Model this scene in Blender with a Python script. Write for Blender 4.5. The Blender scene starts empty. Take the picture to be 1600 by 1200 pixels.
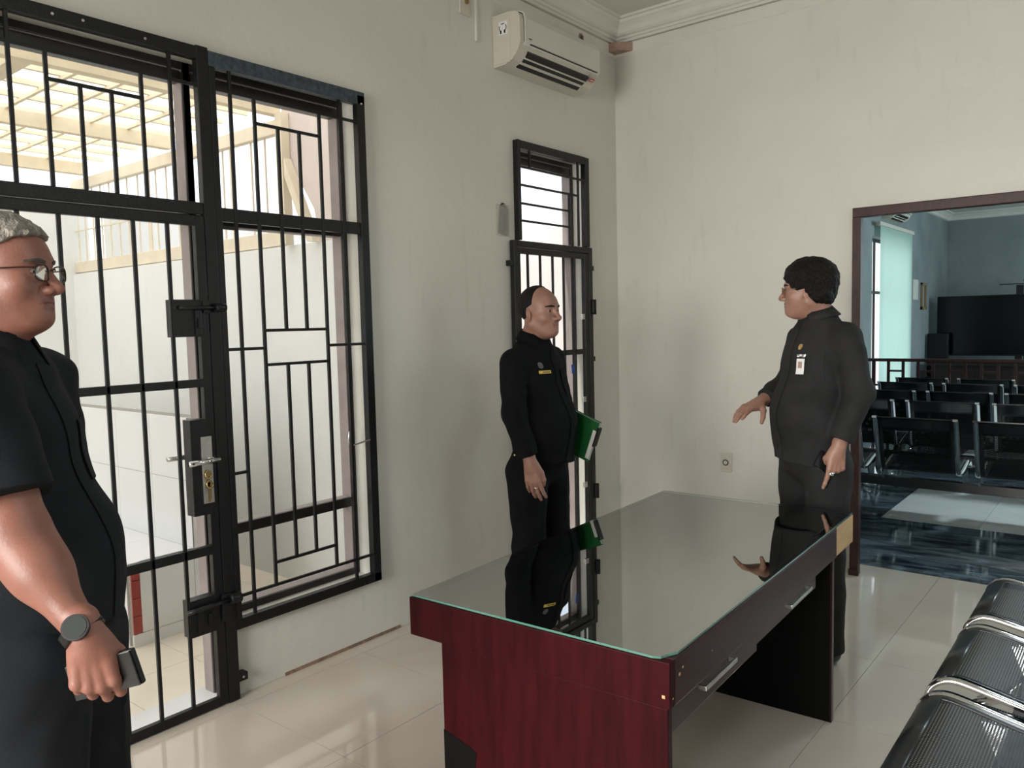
import bpy, bmesh, math, random
import numpy as np
from mathutils import Vector, Matrix
random.seed(7); np.random.seed(7)
SC = bpy.context.scene; COL = SC.collection
PI = math.pi

# ------------------------------------------------------------------ camera
yaw, pitch, roll = 0.680016, 0.0761719, -0.023512
cam_d = bpy.data.cameras.new('camera'); cam = bpy.data.objects.new('camera', cam_d); COL.objects.link(cam)
F_ = Vector((-math.sin(yaw)*math.cos(pitch), math.cos(yaw)*math.cos(pitch), -math.sin(pitch)))
R0 = Vector((math.cos(yaw), math.sin(yaw), 0)); U0 = R0.cross(F_)
R_ = R0*math.cos(roll)+U0*math.sin(roll); U_ = -R0*math.sin(roll)+U0*math.cos(roll)
cam.matrix_world = Matrix(((R_.x, U_.x, -F_.x, 0), (R_.y, U_.y, -F_.y, 0), (R_.z, U_.z, -F_.z, 1.55), (0, 0, 0, 1)))
cam_d.sensor_width = 36; cam_d.lens = 36*1238.58/1600; cam_d.clip_start = .05; cam_d.clip_end = 200
SC.camera = cam
SC.view_settings.view_transform = 'Standard'; SC.view_settings.look = 'None'
SC.view_settings.gamma = 1; SC.view_settings.use_curve_mapping = False
SC.view_settings.exposure = 0.0
LAMP = 16.0          # emission of the ceiling lamp's diffuser

# ------------------------------------------------------------------ sky, sun, area fill lights at unseen windows
W = bpy.data.worlds.new('sky'); SC.world = W; W.use_nodes = True
nt = W.node_tree; nt.nodes.clear()
sky = nt.nodes.new('ShaderNodeTexSky'); sky.sky_type = 'NISHITA'; sky.sun_disc = False
sky.sun_elevation = math.radians(55); sky.sun_rotation = math.radians(120); sky.air_density = 1.2; sky.dust_density = 3
bg = nt.nodes.new('ShaderNodeBackground'); bg.inputs[1].default_value = 0.30
mixw = nt.nodes.new('ShaderNodeMix'); mixw.data_type = 'RGBA'; mixw.inputs[0].default_value = .55
mixw.inputs[7].default_value = (6, 6.1, 6.2, 1)
out = nt.nodes.new('ShaderNodeOutputWorld')
nt.links.new(sky.outputs[0], mixw.inputs[6]); nt.links.new(mixw.outputs[2], bg.inputs[0]); nt.links.new(bg.outputs[0], out.inputs[0])
def sun(name, energy, direction, angle, color):
    d = bpy.data.lights.new(name, 'SUN'); d.energy = energy; d.angle = math.radians(angle); d.color = color
    o = bpy.data.objects.new(name, d); COL.objects.link(o)
    o.rotation_euler = Vector(direction).to_track_quat('-Z', 'Y').to_euler(); o.location = (-6, 2, 8)
sun('sun', 6.4, (.12, .30, -1), 3, (1, .97, .9))
def area(name, loc, direction, sx, sy, power, color):
    d = bpy.data.lights.new(name, 'AREA'); d.shape = 'RECTANGLE'; d.size = sx; d.size_y = sy; d.energy = power; d.color = color
    o = bpy.data.objects.new(name, d); COL.objects.link(o); o.location = loc
    o.rotation_euler = Vector(direction).to_track_quat('-Z', 'Y').to_euler(); return o
area('fill_right_unseen_window', (3.28, 3.2, 1.95), (-1, 0.0, -.12), 1.3, 1.9, 10, (1, .985, .95))  # weak interior fill, added at an assumed window out of view
area('fill_rear_unseen_window', (-1.2, -2.9, 1.8), (.10, 1, -.32), 2.4, 1.7, 118, (1, .965, .91)).data.spread = math.radians(105)  # main interior fill, added behind the camera at an assumed unseen window
area('daylight_courtroom_window', (2.9, 12.0, 1.9), (-1, -.1, -.1), 4.0, 1.8, 200, (.72, .94, 1))

# ------------------------------------------------------------------ materials
MATS = {}
def nm(name):
    m = bpy.data.materials.new(name); m.use_nodes = True; n = m.node_tree.nodes; l = m.node_tree.links
    return m, n, l, n['Principled BSDF']
def ramp(n, l, src, stops):
    r = n.new('ShaderNodeValToRGB'); e = r.color_ramp.elements
    while len(e) < len(stops): e.new(.5)
    for i, (p, c) in enumerate(stops): e[i].position = p; e[i].color = (*c, 1)
    l.new(src, r.inputs[0]); return r
def mat(name, col, rough=.5, metal=0, var=0., vscale=8, bump=0., bscale=60, coat=0, coat_rough=.05, spec=.5, detail=4, stretch=None, ior=1.5, sheen=0):
    if name in MATS: return MATS[name]
    m, n, l, b = nm(name)
    b.inputs['Roughness'].default_value = rough; b.inputs['Metallic'].default_value = metal
    b.inputs['Coat Weight'].default_value = coat; b.inputs['Coat Roughness'].default_value = coat_rough
    b.inputs['Specular IOR Level'].default_value = spec; b.inputs['IOR'].default_value = ior
    if sheen: b.inputs['Sheen Weight'].default_value = sheen
    tc = n.new('ShaderNodeTexCoord'); src = tc.outputs['Object']
    if stretch:
        mp = n.new('ShaderNodeMapping'); mp.inputs['Scale'].default_value = stretch; l.new(src, mp.inputs[0]); src = mp.outputs[0]
    if var > 0:
        t = n.new('ShaderNodeTexNoise'); t.inputs['Scale'].default_value = vscale; t.inputs['Detail'].default_value = detail
        l.new(src, t.inputs['Vector'])
        c1 = [max(0, c*(1-var)) for c in col]; c2 = [min(1, c*(1+var)) for c in col]
        r = ramp(n, l, t.outputs[0], [(.3, c1), (.7, c2)]); l.new(r.outputs[0], b.inputs['Base Color'])
    else: b.inputs['Base Color'].default_value = (*col, 1)
    if bump > 0:
        t2 = n.new('ShaderNodeTexNoise'); t2.inputs['Scale'].default_value = bscale; t2.inputs['Detail'].default_value = 3
        l.new(src, t2.inputs['Vector'])
        bp = n.new('ShaderNodeBump'); bp.inputs['Strength'].default_value = bump; bp.inputs['Distance'].default_value = .01
        l.new(t2.outputs[0], bp.inputs['Height']); l.new(bp.outputs[0], b.inputs['Normal'])
    MATS[name] = m; return m

def wall_material(name, c1, c2, c3, rough=.75):
    m, n, l, b = nm(name); tc = n.new('ShaderNodeTexCoord')
    t = n.new('ShaderNodeTexNoise'); t.inputs['Scale'].default_value = 1.3; t.inputs['Detail'].default_value = 6; l.new(tc.outputs['Object'], t.inputs['Vector'])
    r = ramp(n, l, t.outputs[0], [(.3, c1), (.7, c2)])
    mp = n.new('ShaderNodeMapping'); mp.inputs['Scale'].default_value = (9, 9, 2); l.new(tc.outputs['Object'], mp.inputs[0])
    t2 = n.new('ShaderNodeTexNoise'); t2.inputs['Scale'].default_value = 1.6; t2.inputs['Detail'].default_value = 8; l.new(mp.outputs[0], t2.inputs['Vector'])
    r2 = ramp(n, l, t2.outputs[0], [(.60, (0, 0, 0)), (.78, (.35, .35, .35))])
    mx = n.new('ShaderNodeMix'); mx.data_type = 'RGBA'; l.new(r2.outputs[0], mx.inputs[0]); l.new(r.outputs[0], mx.inputs[6]); mx.inputs[7].default_value = (*c3, 1)
    l.new(mx.outputs[2], b.inputs['Base Color']); b.inputs['Roughness'].default_value = rough
    t3 = n.new('ShaderNodeTexNoise'); t3.inputs['Scale'].default_value = 14; t3.inputs['Detail'].default_value = 8; l.new(tc.outputs['Object'], t3.inputs['Vector'])
    bp = n.new('ShaderNodeBump'); bp.inputs['Strength'].default_value = .25; bp.inputs['Distance'].default_value = .01
    l.new(t3.outputs[0], bp.inputs['Height']); l.new(bp.outputs[0], b.inputs['Normal']); MATS[name] = m; return m
M_wall = wall_material('cream_wall_paint', (.60, .59, .53), (.66, .65, .59), (.50, .49, .42), .42)
M_ceil = mat('ceiling_paint', (.62, .61, .54), .8, var=.03, vscale=2)
M_cornice = mat('cornice_plaster', (.64, .63, .57), .6, var=.04, vscale=5)
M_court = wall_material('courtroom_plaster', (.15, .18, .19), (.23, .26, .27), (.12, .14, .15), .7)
M_yard = wall_material('yard_wall_paint', (.82, .83, .80), (.87, .88, .86), (.78, .77, .72), .8)
M_yardpink = mat('pink_yard_wall', (.76, .67, .64), .8, var=.05, vscale=3)
def tile_mat(name, c1, c2, rough, scale, coat=.6, stretch=(1, 1, 1), det=10, dist=1.5):
    m, n, l, b = nm(name); tc = n.new('ShaderNodeTexCoord'); mp = n.new('ShaderNodeMapping'); mp.inputs['Scale'].default_value = stretch
    g = n.new('ShaderNodeNewGeometry')
    l.new(g.outputs['Position'], mp.inputs[0])
    t = n.new('ShaderNodeTexNoise'); t.inputs['Scale'].default_value = scale; t.inputs['Detail'].default_value = det; t.inputs['Distortion'].default_value = dist
    l.new(mp.outputs[0], t.inputs['Vector']); r = ramp(n, l, t.outputs[0], [(.38, c1), (.66, c2)]); l.new(r.outputs[0], b.inputs['Base Color'])
    b.inputs['Roughness'].default_value = rough; b.inputs['Coat Weight'].default_value = coat; b.inputs['Coat Roughness'].default_value = .04
    MATS[name] = m; return m
M_tile = tile_mat('beige_polished_tile', (.54, .475, .405), (.585, .525, .45), .07, 1.2)
M_dark = tile_mat('dark_marble_tile', (.012, .02, .03), (.13, .18, .21), .08, 3, .5, (1, 3.5, 1))
M_white = tile_mat('pale_court_tile', (.74, .77, .75), (.80, .83, .81), .08, 2)
M_outtile = tile_mat('outdoor_beige_tile', (.76, .68, .55), (.81, .73, .60), .5, 2, .1)
M_whitetile = mat('white_glazed_tile', (.80, .80, .80), .2, var=.02, vscale=2, coat=.3)
M_redtile = mat('red_glazed_tile', (.35, .05, .04), .3, var=.1)
M_grout = mat('grout', (.30, .28, .24), .9)
M_black = mat('black_gloss_paint', (.006, .006, .007), .36, var=.3, vscale=30, bump=.12, bscale=90, spec=.32)
M_worn = mat('worn_blue_black_paint', (.03, .045, .06), .4, var=.6, vscale=40, bump=.3, bscale=60)
M_timber = mat('pinkish_timber_paint', (.30, .255, .245), .5, var=.1, bump=.08)
M_brownframe = mat('dark_brown_frame', (.012, .010, .010), .3, var=.2, bump=.08)
M_reveal = mat('pale_reveal_paint', (.60, .56, .55), .6, var=.04)
M_jamb = mat('dark_red_door_frame', (.038, .013, .011), .4, var=.35, vscale=14, bump=.06, bscale=40, stretch=(3, 3, .7), coat=.08, spec=.3)
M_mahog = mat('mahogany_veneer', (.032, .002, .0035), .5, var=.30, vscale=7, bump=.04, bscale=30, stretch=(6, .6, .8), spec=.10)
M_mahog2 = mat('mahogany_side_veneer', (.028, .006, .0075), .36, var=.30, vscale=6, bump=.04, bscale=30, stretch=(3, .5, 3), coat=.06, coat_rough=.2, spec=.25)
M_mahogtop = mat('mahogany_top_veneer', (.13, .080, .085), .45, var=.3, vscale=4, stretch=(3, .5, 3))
M_rawwood = mat('raw_plywood_core', (.52, .34, .16), .7, var=.12, vscale=6, stretch=(1, 1, 5))
M_inner = mat('black_inner_laminate', (.003, .003, .003), .6, spec=.12)
M_chrome = mat('chrome', (.75, .76, .78), .09, 1)
M_steel = mat('brushed_steel', (.55, .54, .52), .32, 1, var=.1, vscale=30)
M_brass = mat('brass', (.45, .33, .16), .3, 1)
M_plastic = mat('aged_white_plastic', (.56, .53, .46), .4, var=.04, vscale=4)
M_plast2 = mat('pale_front_plastic', (.60, .585, .52), .35, var=.03, vscale=4)
M_dark_pl = mat('black_plastic', (.006, .006, .007), .35, spec=.3)
M_red = mat('red_sticker', (.42, .02, .03), .5)
M_paper = mat('greyish_paper', (.50, .49, .46), .8, var=.1, vscale=20, bump=.2, bscale=30)
M_whitep = mat('white_paper', (.75, .75, .74), .7)
M_purlin = mat('beige_purlin_paint', (.80, .70, .52), .6, var=.08)
M_fence = mat('beige_fence_paint', (.80, .71, .56), .6, var=.06)
M_tape = mat('translucent_tape', (.50, .49, .42), .25)
M_terra = mat('terracotta_block', (.36, .24, .20), .8, var=.15, vscale=30)
M_screen = mat('black_screen', (.002, .002, .003), .18, spec=.25)
M_darkwood = mat('very_dark_court_wood', (.012, .006, .006), .4, var=.3, vscale=8, spec=.3)
M_benchblk = mat('black_bench_steel', (.010, .012, .013), .30, spec=.6)
M_frame = mat('gilt_frame', (.20, .14, .075), .6)
# fabrics, skin, hair
M_cloth1 = mat('charcoal_uniform_cloth', (.010, .012, .015), .85, var=.22, vscale=9, bump=.35, bscale=700, spec=.2)
M_cloth2 = mat('black_uniform_cloth', (.0035, .004, .005), .85, var=.25, vscale=9, bump=.35, bscale=700, spec=.12)
M_cloth3 = mat('dark_grey_uniform_cloth', (.020, .020, .021), .8, var=.25, vscale=9, bump=.35, bscale=700, spec=.2)
M_hairb = mat('black_hair', (.003, .0025, .0025), .6, spec=.22, bump=.8, bscale=220, stretch=(1, 1, .25))
M_hairg = mat('grey_hair', (.23, .21, .18), .7, var=.45, vscale=60, bump=.9, bscale=160, stretch=(1, 1, .4))
M_shoe = mat('black_leather', (.008, .008, .008), .3)
def skin_mat(name, base, lip):
    m, n, l, b = nm(name); tc = n.new('ShaderNodeTexCoord')
    t = n.new('ShaderNodeTexNoise'); t.inputs['Scale'].default_value = 22; t.inputs['Detail'].default_value = 6; l.new(tc.outputs['Object'], t.inputs['Vector'])
    r = ramp(n, l, t.outputs[0], [(.3, [c*.86 for c in base]), (.7, [min(1, c*1.1) for c in base])])
    a = n.new('ShaderNodeAttribute'); a.attribute_name = 'tint'
    mx = n.new('ShaderNodeMix'); mx.data_type = 'RGBA'; l.new(a.outputs['Fac'], mx.inputs[0]); l.new(r.outputs[0], mx.inputs[6]); mx.inputs[7].default_value = (*lip, 1)
    l.new(mx.outputs[2], b.inputs['Base Color']); b.inputs['Roughness'].default_value = .48
    b.inputs['Subsurface Weight'].default_value = .12; b.inputs['Subsurface Radius'].default_value = (.01, .004, .002); b.inputs['Subsurface Scale'].default_value = .5
    t2 = n.new('ShaderNodeTexNoise'); t2.inputs['Scale'].default_value = 180; l.new(tc.outputs['Object'], t2.inputs['Vector'])
    bp = n.new('ShaderNodeBump'); bp.inputs['Strength'].default_value = .12; bp.inputs['Distance'].default_value = .004
    l.new(t2.outputs[0], bp.inputs['Height']); l.new(bp.outputs[0], b.inputs['Normal']); MATS[name] = m; return m
M_skin1 = skin_mat('light_brown_skin', (.25, .105, .075), (.17, .065, .055))
M_skin2 = skin_mat('tan_skin', (.27, .138, .10), (.20, .075, .065))
M_skin3 = skin_mat('warm_tan_skin', (.31, .165, .12), (.22, .09, .08))
M_eyew = mat('eye_white', (.38, .34, .31), .2); M_iris = mat('dark_iris', (.012, .007, .005), .15)
# perforated steel
def mesh_mat():
    m, n, l, b = nm('perforated_black_steel'); b.inputs['Base Color'].default_value = (.005, .006, .0065, 1)
    b.inputs['Roughness'].default_value = .40; b.inputs['Specular IOR Level'].default_value = .12
    uv = n.new('ShaderNodeUVMap')
    sx = n.new('ShaderNodeSeparateXYZ'); l.new(uv.outputs[0], sx.inputs[0])
    def math_(op, a, bb=None):
        k = n.new('ShaderNodeMath'); k.operation = op
        for i, v in enumerate((a, bb)):
            if v is None: continue
            if isinstance(v, (int, float)): k.inputs[i].default_value = v
            else: l.new(v, k.inputs[i])
        return k.outputs[0]
    P = .0085
    fy = math_('DIVIDE', sx.outputs[1], P*.87); row = math_('FLOOR', fy)
    odd = math_('MODULO', row, 2.0)
    fx = math_('ADD', math_('DIVIDE', sx.outputs[0], P), math_('MULTIPLY', math_('ABSOLUTE', odd), .5))
    dx = math_('SUBTRACT', math_('FRACT', fx), .5); dy = math_('MULTIPLY', math_('SUBTRACT', math_('FRACT', fy), .5), .87)
    r2 = math_('ADD', math_('MULTIPLY', dx, dx), math_('MULTIPLY', dy, dy))
    hole = math_('LESS_THAN', r2, .04)
    edge = math_('SMOOTHSTEP', r2) if False else None
    tr = n.new('ShaderNodeBsdfTransparent'); mx = n.new('ShaderNodeMixShader'); l.new(hole, mx.inputs[0]); l.new(b.outputs[0], mx.inputs[1]); l.new(tr.outputs[0], mx.inputs[2])
    bp = n.new('ShaderNodeBump'); bp.inputs['Strength'].default_value = .6; bp.inputs['Distance'].default_value = .002
    l.new(math_('MINIMUM', r2, .2), bp.inputs['Height']); l.new(bp.outputs[0], b.inputs['Normal'])
    l.new(mx.outputs[0], n['Material Output'].inputs[0]); return m
M_perf = mesh_mat()
def sheet_mat():
    m, n, l, b = nm('translucent_roof_sheet'); n.remove(b)
    t = n.new('ShaderNodeBsdfTranslucent'); t.inputs[0].default_value = (.86, .87, .86, 1)
    d = n.new('ShaderNodeBsdfDiffuse'); d.inputs[0].default_value = (.8, .8, .8, 1)
    mx = n.new('ShaderNodeMixShader'); mx.inputs[0].default_value = .25; l.new(t.outputs[0], mx.inputs[1]); l.new(d.outputs[0], mx.inputs[2])
    l.new(mx.outputs[0], n['Material Output'].inputs[0]); return m
M_sheet = sheet_mat()
def blind_mat():
    m, n, l, b = nm('pale_green_blind_fabric'); n.remove(b)
    t = n.new('ShaderNodeBsdfTranslucent'); t.inputs[0].default_value = (.62, .88, .78, 1)
    d = n.new('ShaderNodeBsdfDiffuse'); d.inputs[0].default_value = (.55, .72, .66, 1)
    mx = n.new('ShaderNodeMixShader'); mx.inputs[0].default_value = .4; l.new(t.outputs[0], mx.inputs[1]); l.new(d.outputs[0], mx.inputs[2])
    l.new(mx.outputs[0], n['Material Output'].inputs[0]); return m
M_blind = blind_mat()
def glass_mat(name, tint, gl=.0):
    m, n, l, b = nm(name); n.remove(b)
    tr = n.new('ShaderNodeBsdfTransparent'); tr.inputs[0].default_value = (*tint, 1)
    g = n.new('ShaderNodeBsdfGlossy'); g.inputs['Roughness'].default_value = .012; g.inputs[0].default_value = (.97, 1, .98, 1)
    f = n.new('ShaderNodeFresnel'); f.inputs[0].default_value = gl or 1.5
    mx = n.new('ShaderNodeMixShader'); l.new(f.outputs[0], mx.inputs[0]); l.new(tr.outputs[0], mx.inputs[1]); l.new(g.outputs[0], mx.inputs[2])
    l.new(mx.outputs[0], n['Material Output'].inputs[0]); return m
M_glasstop = glass_mat('table_glass', (.93, .97, .95), 9.0)
M_glassedge = mat('green_glass_edge', (.10, .24, .20), .1, coat=.5)
M_lens = glass_mat('spectacle_lens', (.93, .93, .93), 1.3)
M_green = mat('green_folder_board', (.008, .085, .02), .35, var=.15, vscale=5, coat=.3)

# ------------------------------------------------------------------ mesh helpers
def finish(name, bm, m, parent=None, smooth=False, label=None, loc=None):
    me = bpy.data.meshes.new(name); bm.normal_update(); bm.to_mesh(me); bm.free()
    mm = m if isinstance(m, (list, tuple)) else [m]
    for k in mm: me.materials.append(k)
    if smooth:
        for p in me.polygons: p.use_smooth = True
    o = bpy.data.objects.new(name, me); COL.objects.link(o)
    if loc is not None:                       # move the origin to loc, keep the world geometry
        me.transform(Matrix.Translation(-Vector(loc))); o.location = loc
    if parent is not None:
        o.parent = parent; 
        if loc is not None: o.location = Vector(loc) 
    if label: o['label'] = label
    return o
def box(bm, a, b, bev=0, M=None, mi=0):
    x0, y0, z0 = a; x1, y1, z1 = b
    x0, x1 = min(x0, x1), max(x0, x1); y0, y1 = min(y0, y1), max(y0, y1); z0, z1 = min(z0, z1), max(z0, z1)
    n0 = len(bm.faces)
    v = [bm.verts.new(p) for p in ((x0,y0,z0),(x1,y0,z0),(x1,y1,z0),(x0,y1,z0),(x0,y0,z1),(x1,y0,z1),(x1,y1,z1),(x0,y1,z1))]
    fs = [bm.faces.new([v[i] for i in f]) for f in ((0,3,2,1),(4,5,6,7),(0,1,5,4),(1,2,6,5),(2,3,7,6),(3,0,4,7))]
    for f in fs: f.material_index = mi
    if bev > 0:
        es = list({e for f in fs for e in f.edges})
        r = bmesh.ops.bevel(bm, geom=es, offset=bev, segments=2, affect='EDGES', profile=.6)
        v = list({q for f in r['faces'] for q in f.verts} | {q for q in v if q.is_valid})
    if M is not None: bmesh.ops.transform(bm, matrix=M, verts=[q for q in v if q.is_valid])
    return v
def tube(bm, pts, r, seg=10, cap=True):
    pts = [Vector(p) for p in pts]; rings = []
    rs = r if isinstance(r, (list, tuple)) else [r]*len(pts)
    up = None
    for i, p in enumerate(pts):
        d = (pts[min(i+1, len(pts)-1)]-pts[max(i-1, 0)]).normalized()
        if up is None: up = Vector((0, 0, 1)) if abs(d.z) < .9 else Vector((1, 0, 0))
        x = d.cross(up).normalized(); y = x.cross(d).normalized(); up = y
        rings.append([bm.verts.new(p+(x*math.cos(t)+y*math.sin(t))*rs[i]) for t in [2*PI*k/seg for k in range(seg)]])
    for a, b in zip(rings, rings[1:]):
        for k in range(seg): bm.faces.new((a[k], a[(k+1) % seg], b[(k+1) % seg], b[k])).smooth = True
    if cap: bm.faces.new(rings[0][::-1]); bm.faces.new(rings[-1])
def prism(bm, poly, axis, a, b, mi=0, smooth=False):
    """extrude a 2D polygon along axis ('X','Y','Z')"""
    def P(u, v, w): return {'X': (w, u, v), 'Y': (u, w, v), 'Z': (u, v, w)}[axis]
    A = [bm.verts.new(P(u, v, a)) for u, v in poly]; B = [bm.verts.new(P(u, v, b)) for u, v in poly]
    fs = []
    n = len(poly)
    for i in range(n): 
        f = bm.faces.new((A[i], A[(i+1) % n], B[(i+1) % n], B[i])); f.smooth = smooth; fs.append(f)
    fs.append(bm.faces.new(A[::-1])); fs.append(bm.faces.new(B))
    for f in fs: f.material_index = mi
    bmesh.ops.recalc_face_normals(bm, faces=fs)
def empty(name, loc, label=None, cat=None, group=None):
    o = bpy.data.objects.new(name, None); COL.objects.link(o); o.location = loc; o.empty_display_size = .1
    if label: o['label'] = label
    if cat: o['category'] = cat
    if group: o['group'] = group
    return o
def tag(o, label, cat, group=None):
    o['label'] = label; o['category'] = cat
    if group: o['group'] = group
    return o
def adopt(parent, *kids):                       # keep world placement
    bpy.context.view_layer.update()
    for k in kids:
        mw = k.matrix_world.copy(); k.parent = parent; k.matrix_parent_inverse = parent.matrix_world.inverted(); k.matrix_world = mw
def P(name, parent, m, fn, smooth=False, label=None):
    """make a part: fn(bm) draws in WORLD coordinates, the part is stored relative to its parent"""
    bm = bmesh.new(); fn(bm); me = bpy.data.meshes.new(name); bm.normal_update(); bm.to_mesh(me); bm.free()
    for k in (m if isinstance(m, (list, tuple)) else [m]): me.materials.append(k)
    if smooth:
        for p in me.polygons: p.use_smooth = True
    o = bpy.data.objects.new(name, me); COL.objects.link(o)
    if parent is not None:
        off = Vector((0, 0, 0)); q = parent
        while q is not None: off += q.location; q = q.parent
        me.transform(Matrix.Translation(-off)); o.parent = parent
    if label: o['label'] = label
    return o
def struct(name, m, fn, parent=None, smooth=False, label=None):
    o = P(name, parent, m, fn, smooth, label)
    if parent is None: o['kind'] = 'structure'
    return o
def cboxes(lst, bev=0): return lambda bm: [box(bm, a, b, bev) for a, b in lst]

# ------------------------------------------------------------------ room shell
XL, YB, WT = -2.98, 4.91, .17           # left wall face, back wall face, wall thickness
XO = XL-WT; YO = YB+.19
ZC = 3.60
def fl_(bm): box(bm, (XO, -3.0, -.12), (3.3, YO+.03, -.012))
floor = struct('floor', M_grout, fl_, label='beige polished tile floor')
T = .651
def tiles(parent, xs, ys, m, x0, x1, y0, y1, name='tile', gap=.0018):
    cache = {}
    for i in xs:
        for j in ys:
            ax, bx = max(-.932+i*T, x0), min(-.932+(i+1)*T, x1)
            ay, by = max(1.744+j*T, y0), min(1.744+(j+1)*T, y1)
            if bx-ax < .01 or by-ay < .01: continue
            key = (round(bx-ax, 3), round(by-ay, 3))
            if key not in cache:
                bm = bmesh.new(); box(bm, (gap/2, gap/2, -.012), (key[0]-gap/2, key[1]-gap/2, 0))
                me = bpy.data.meshes.new(name); bm.normal_update(); bm.to_mesh(me); bm.free(); me.materials.append(m); cache[key] = me
            o = bpy.data.objects.new(name, cache[key]); COL.objects.link(o); o.parent = parent; o.location = (ax, ay, 0)
tiles(floor, range(-4, 7), range(-7, 6), M_tile, XL, 3.1, -2.7, YO+.02)
# left wall with gate+window opening and the small door opening
GY0, GY1, WY1, GZ = .955, 1.735, 2.535, 2.625
DY0, DY1, DZ = 3.76, 4.48, 2.60
struct('wall_left', M_wall, cboxes([
    ((XO, -3.0, 0), (XL, GY0, ZC+.1)), ((XO, GY0, GZ), (XL, WY1, ZC+.1)), ((XO, GY1, 0), (XL, WY1, .325)),
    ((XO, WY1, 0), (XL, DY0, ZC+.1)), ((XO, DY0, DZ), (XL, DY1, ZC+.1)), ((XO, DY1, 0), (XL, YO, ZC+.1))]))
# back wall with the wide doorway to the courtroom
OX0, OX1, OZ = -1.375, .55, 2.165
struct('wall_back', M_wall, cboxes([
    ((XL, YB, 0), (OX0, YO, ZC+.1)), ((OX0, YB, OZ), (OX1, YO, ZC+.1)), ((OX1, YB, 0), (3.2, YO, ZC+.1))]))
struct('wall_right', M_wall, cboxes([
    ((3.1, -3.0, 0), (3.27, 2.5, ZC+.1)), ((3.1, 3.9, 0), (3.27, YO, ZC+.1)), ((3.1, 2.5, 0), (3.27, 3.9, .9)), ((3.1, 2.5, 2.95), (3.27, 3.9, ZC+.1))]))
struct('wall_front', M_wall, cboxes([
    ((XO, -2.85, 0), (-2.45, -2.7, ZC+.1)), ((.05, -2.85, 0), (3.27, -2.7, ZC+.1)), ((-2.45, -2.85, 0), (.05, -2.7, .9)), ((-2.45, -2.85, 2.7), (.05, -2.7, ZC+.1))]))
struct('ceiling', M_ceil, lambda bm: box(bm, (XO, -3, ZC), (3.27, YO, ZC+.12)))
CP = [(0, 3.462), (.022, 3.462), (.022, 3.478), (.034, 3.482), (.038, 3.494), (.052, 3.50), (.064, 3.512), (.078, 3.54), (.098, 3.56), (.108, 3.566), (.112, 3.582), (.128, 3.584), (.13, 3.60), (0, 3.60)]
BP = [(0, 3.378), (.006, 3.384), (.010, 3.392), (.010, 3.455), (0, 3.462)]
struct('trim_1', M_cornice, lambda bm: [prism(bm, [(XL+u, v) for u, v in q], 'Y', -2.7, YB) for q in (CP, BP)], label='stepped plaster cornice over the barred window')
struct('trim_2', M_cornice, lambda bm: [prism(bm, [(YB-u, v) for u, v in q], 'X', XL, 3.1) for q in (CP, BP)], label='stepped plaster cornice over the open doorway')

# ------------------------------------------------------------------ wooden frames in the openings
def frame_l(name, y0, y1, z0, z1, rails, w=.034, sill=True, x0=XO+.02, x1=XO+.085, label=None, head=True):
    def ring(bm, xa, xb, g):
        box(bm, (xa, y0, z0), (xb, y0+w-g, z1), .003); box(bm, (xa, y1-w+g, z0), (xb, y1, z1), .003); box(bm, (xa, y0+w-g, z1-w+g), (xb, y1-w+g, z1), .003)
        if sill: box(bm, (xa, y0+w-g, z0), (xb, y1-w+g, z0+w-g), .003)
    e = struct(name, M_timber, lambda bm: ring(bm, x0, x1, 0), label=label)
    P('facing', e, M_brownframe, lambda bm: ring(bm, x1, x1+.008, .004), label='black facing on the room side')  # room-side strips are darker than the timber body
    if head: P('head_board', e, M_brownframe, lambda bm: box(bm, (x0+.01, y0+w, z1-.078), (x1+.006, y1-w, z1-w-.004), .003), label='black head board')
    for za, zb in rails:
        r = P('rail', e, M_timber, lambda bm: box(bm, (x0+.006, y0+w, za), (x1-.006, y1-w, zb), .003))
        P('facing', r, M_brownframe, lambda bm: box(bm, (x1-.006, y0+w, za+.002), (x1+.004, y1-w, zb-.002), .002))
    return e
frame_l('window_1', GY1-.01, WY1, .325, GZ, [(1.985, 2.04), (.665, .715)], label='greyish timber window frame faced black behind the bar grille')
frame_l('door_1', GY0, GY1+.02, 0, GZ, [(2.01, 2.055)], sill=False, label='greyish timber frame of the barred gate opening, faced black')
frame_l('door_2', DY0, DY1, 0, DZ, [(1.985, 2.03)], w=.030, sill=False, label='greyish timber frame of the narrow barred door, faced black')
for nm_, a, b in (('trim_3', (XO-.005, GY0, -.012), (XL-.02, GY1, .012)), ('trim_4', (XO, DY0, -.012), (XL-.02, DY1, .012))):
    struct(nm_, M_whitetile, lambda bm: box(bm, a, b, .002), label='pale tiled threshold of a barred door')
struct('trim_5', M_reveal, lambda bm: box(bm, (XO-.03, GY1, .300), (XO+.03, WY1, .340), .003), label='pale outer sill of the barred window')
# doorway frame
struct('door_3', M_jamb, lambda bm: [box(bm, (-1.376, YB-.032, 0), (-1.328, YB+.025, 2.118), .005), box(bm, (.49, YB-.032, 0), (.552, YB+.025, 2.118), .005), box(bm, (-1.376, YB-.032, 2.114), (.552, YB+.025, 2.170), .005),
    box(bm, (-1.380, YB-.042, 0), (-1.322, YB-.02, .035), .003)], label='dark red wooden frame of the open doorway')

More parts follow.
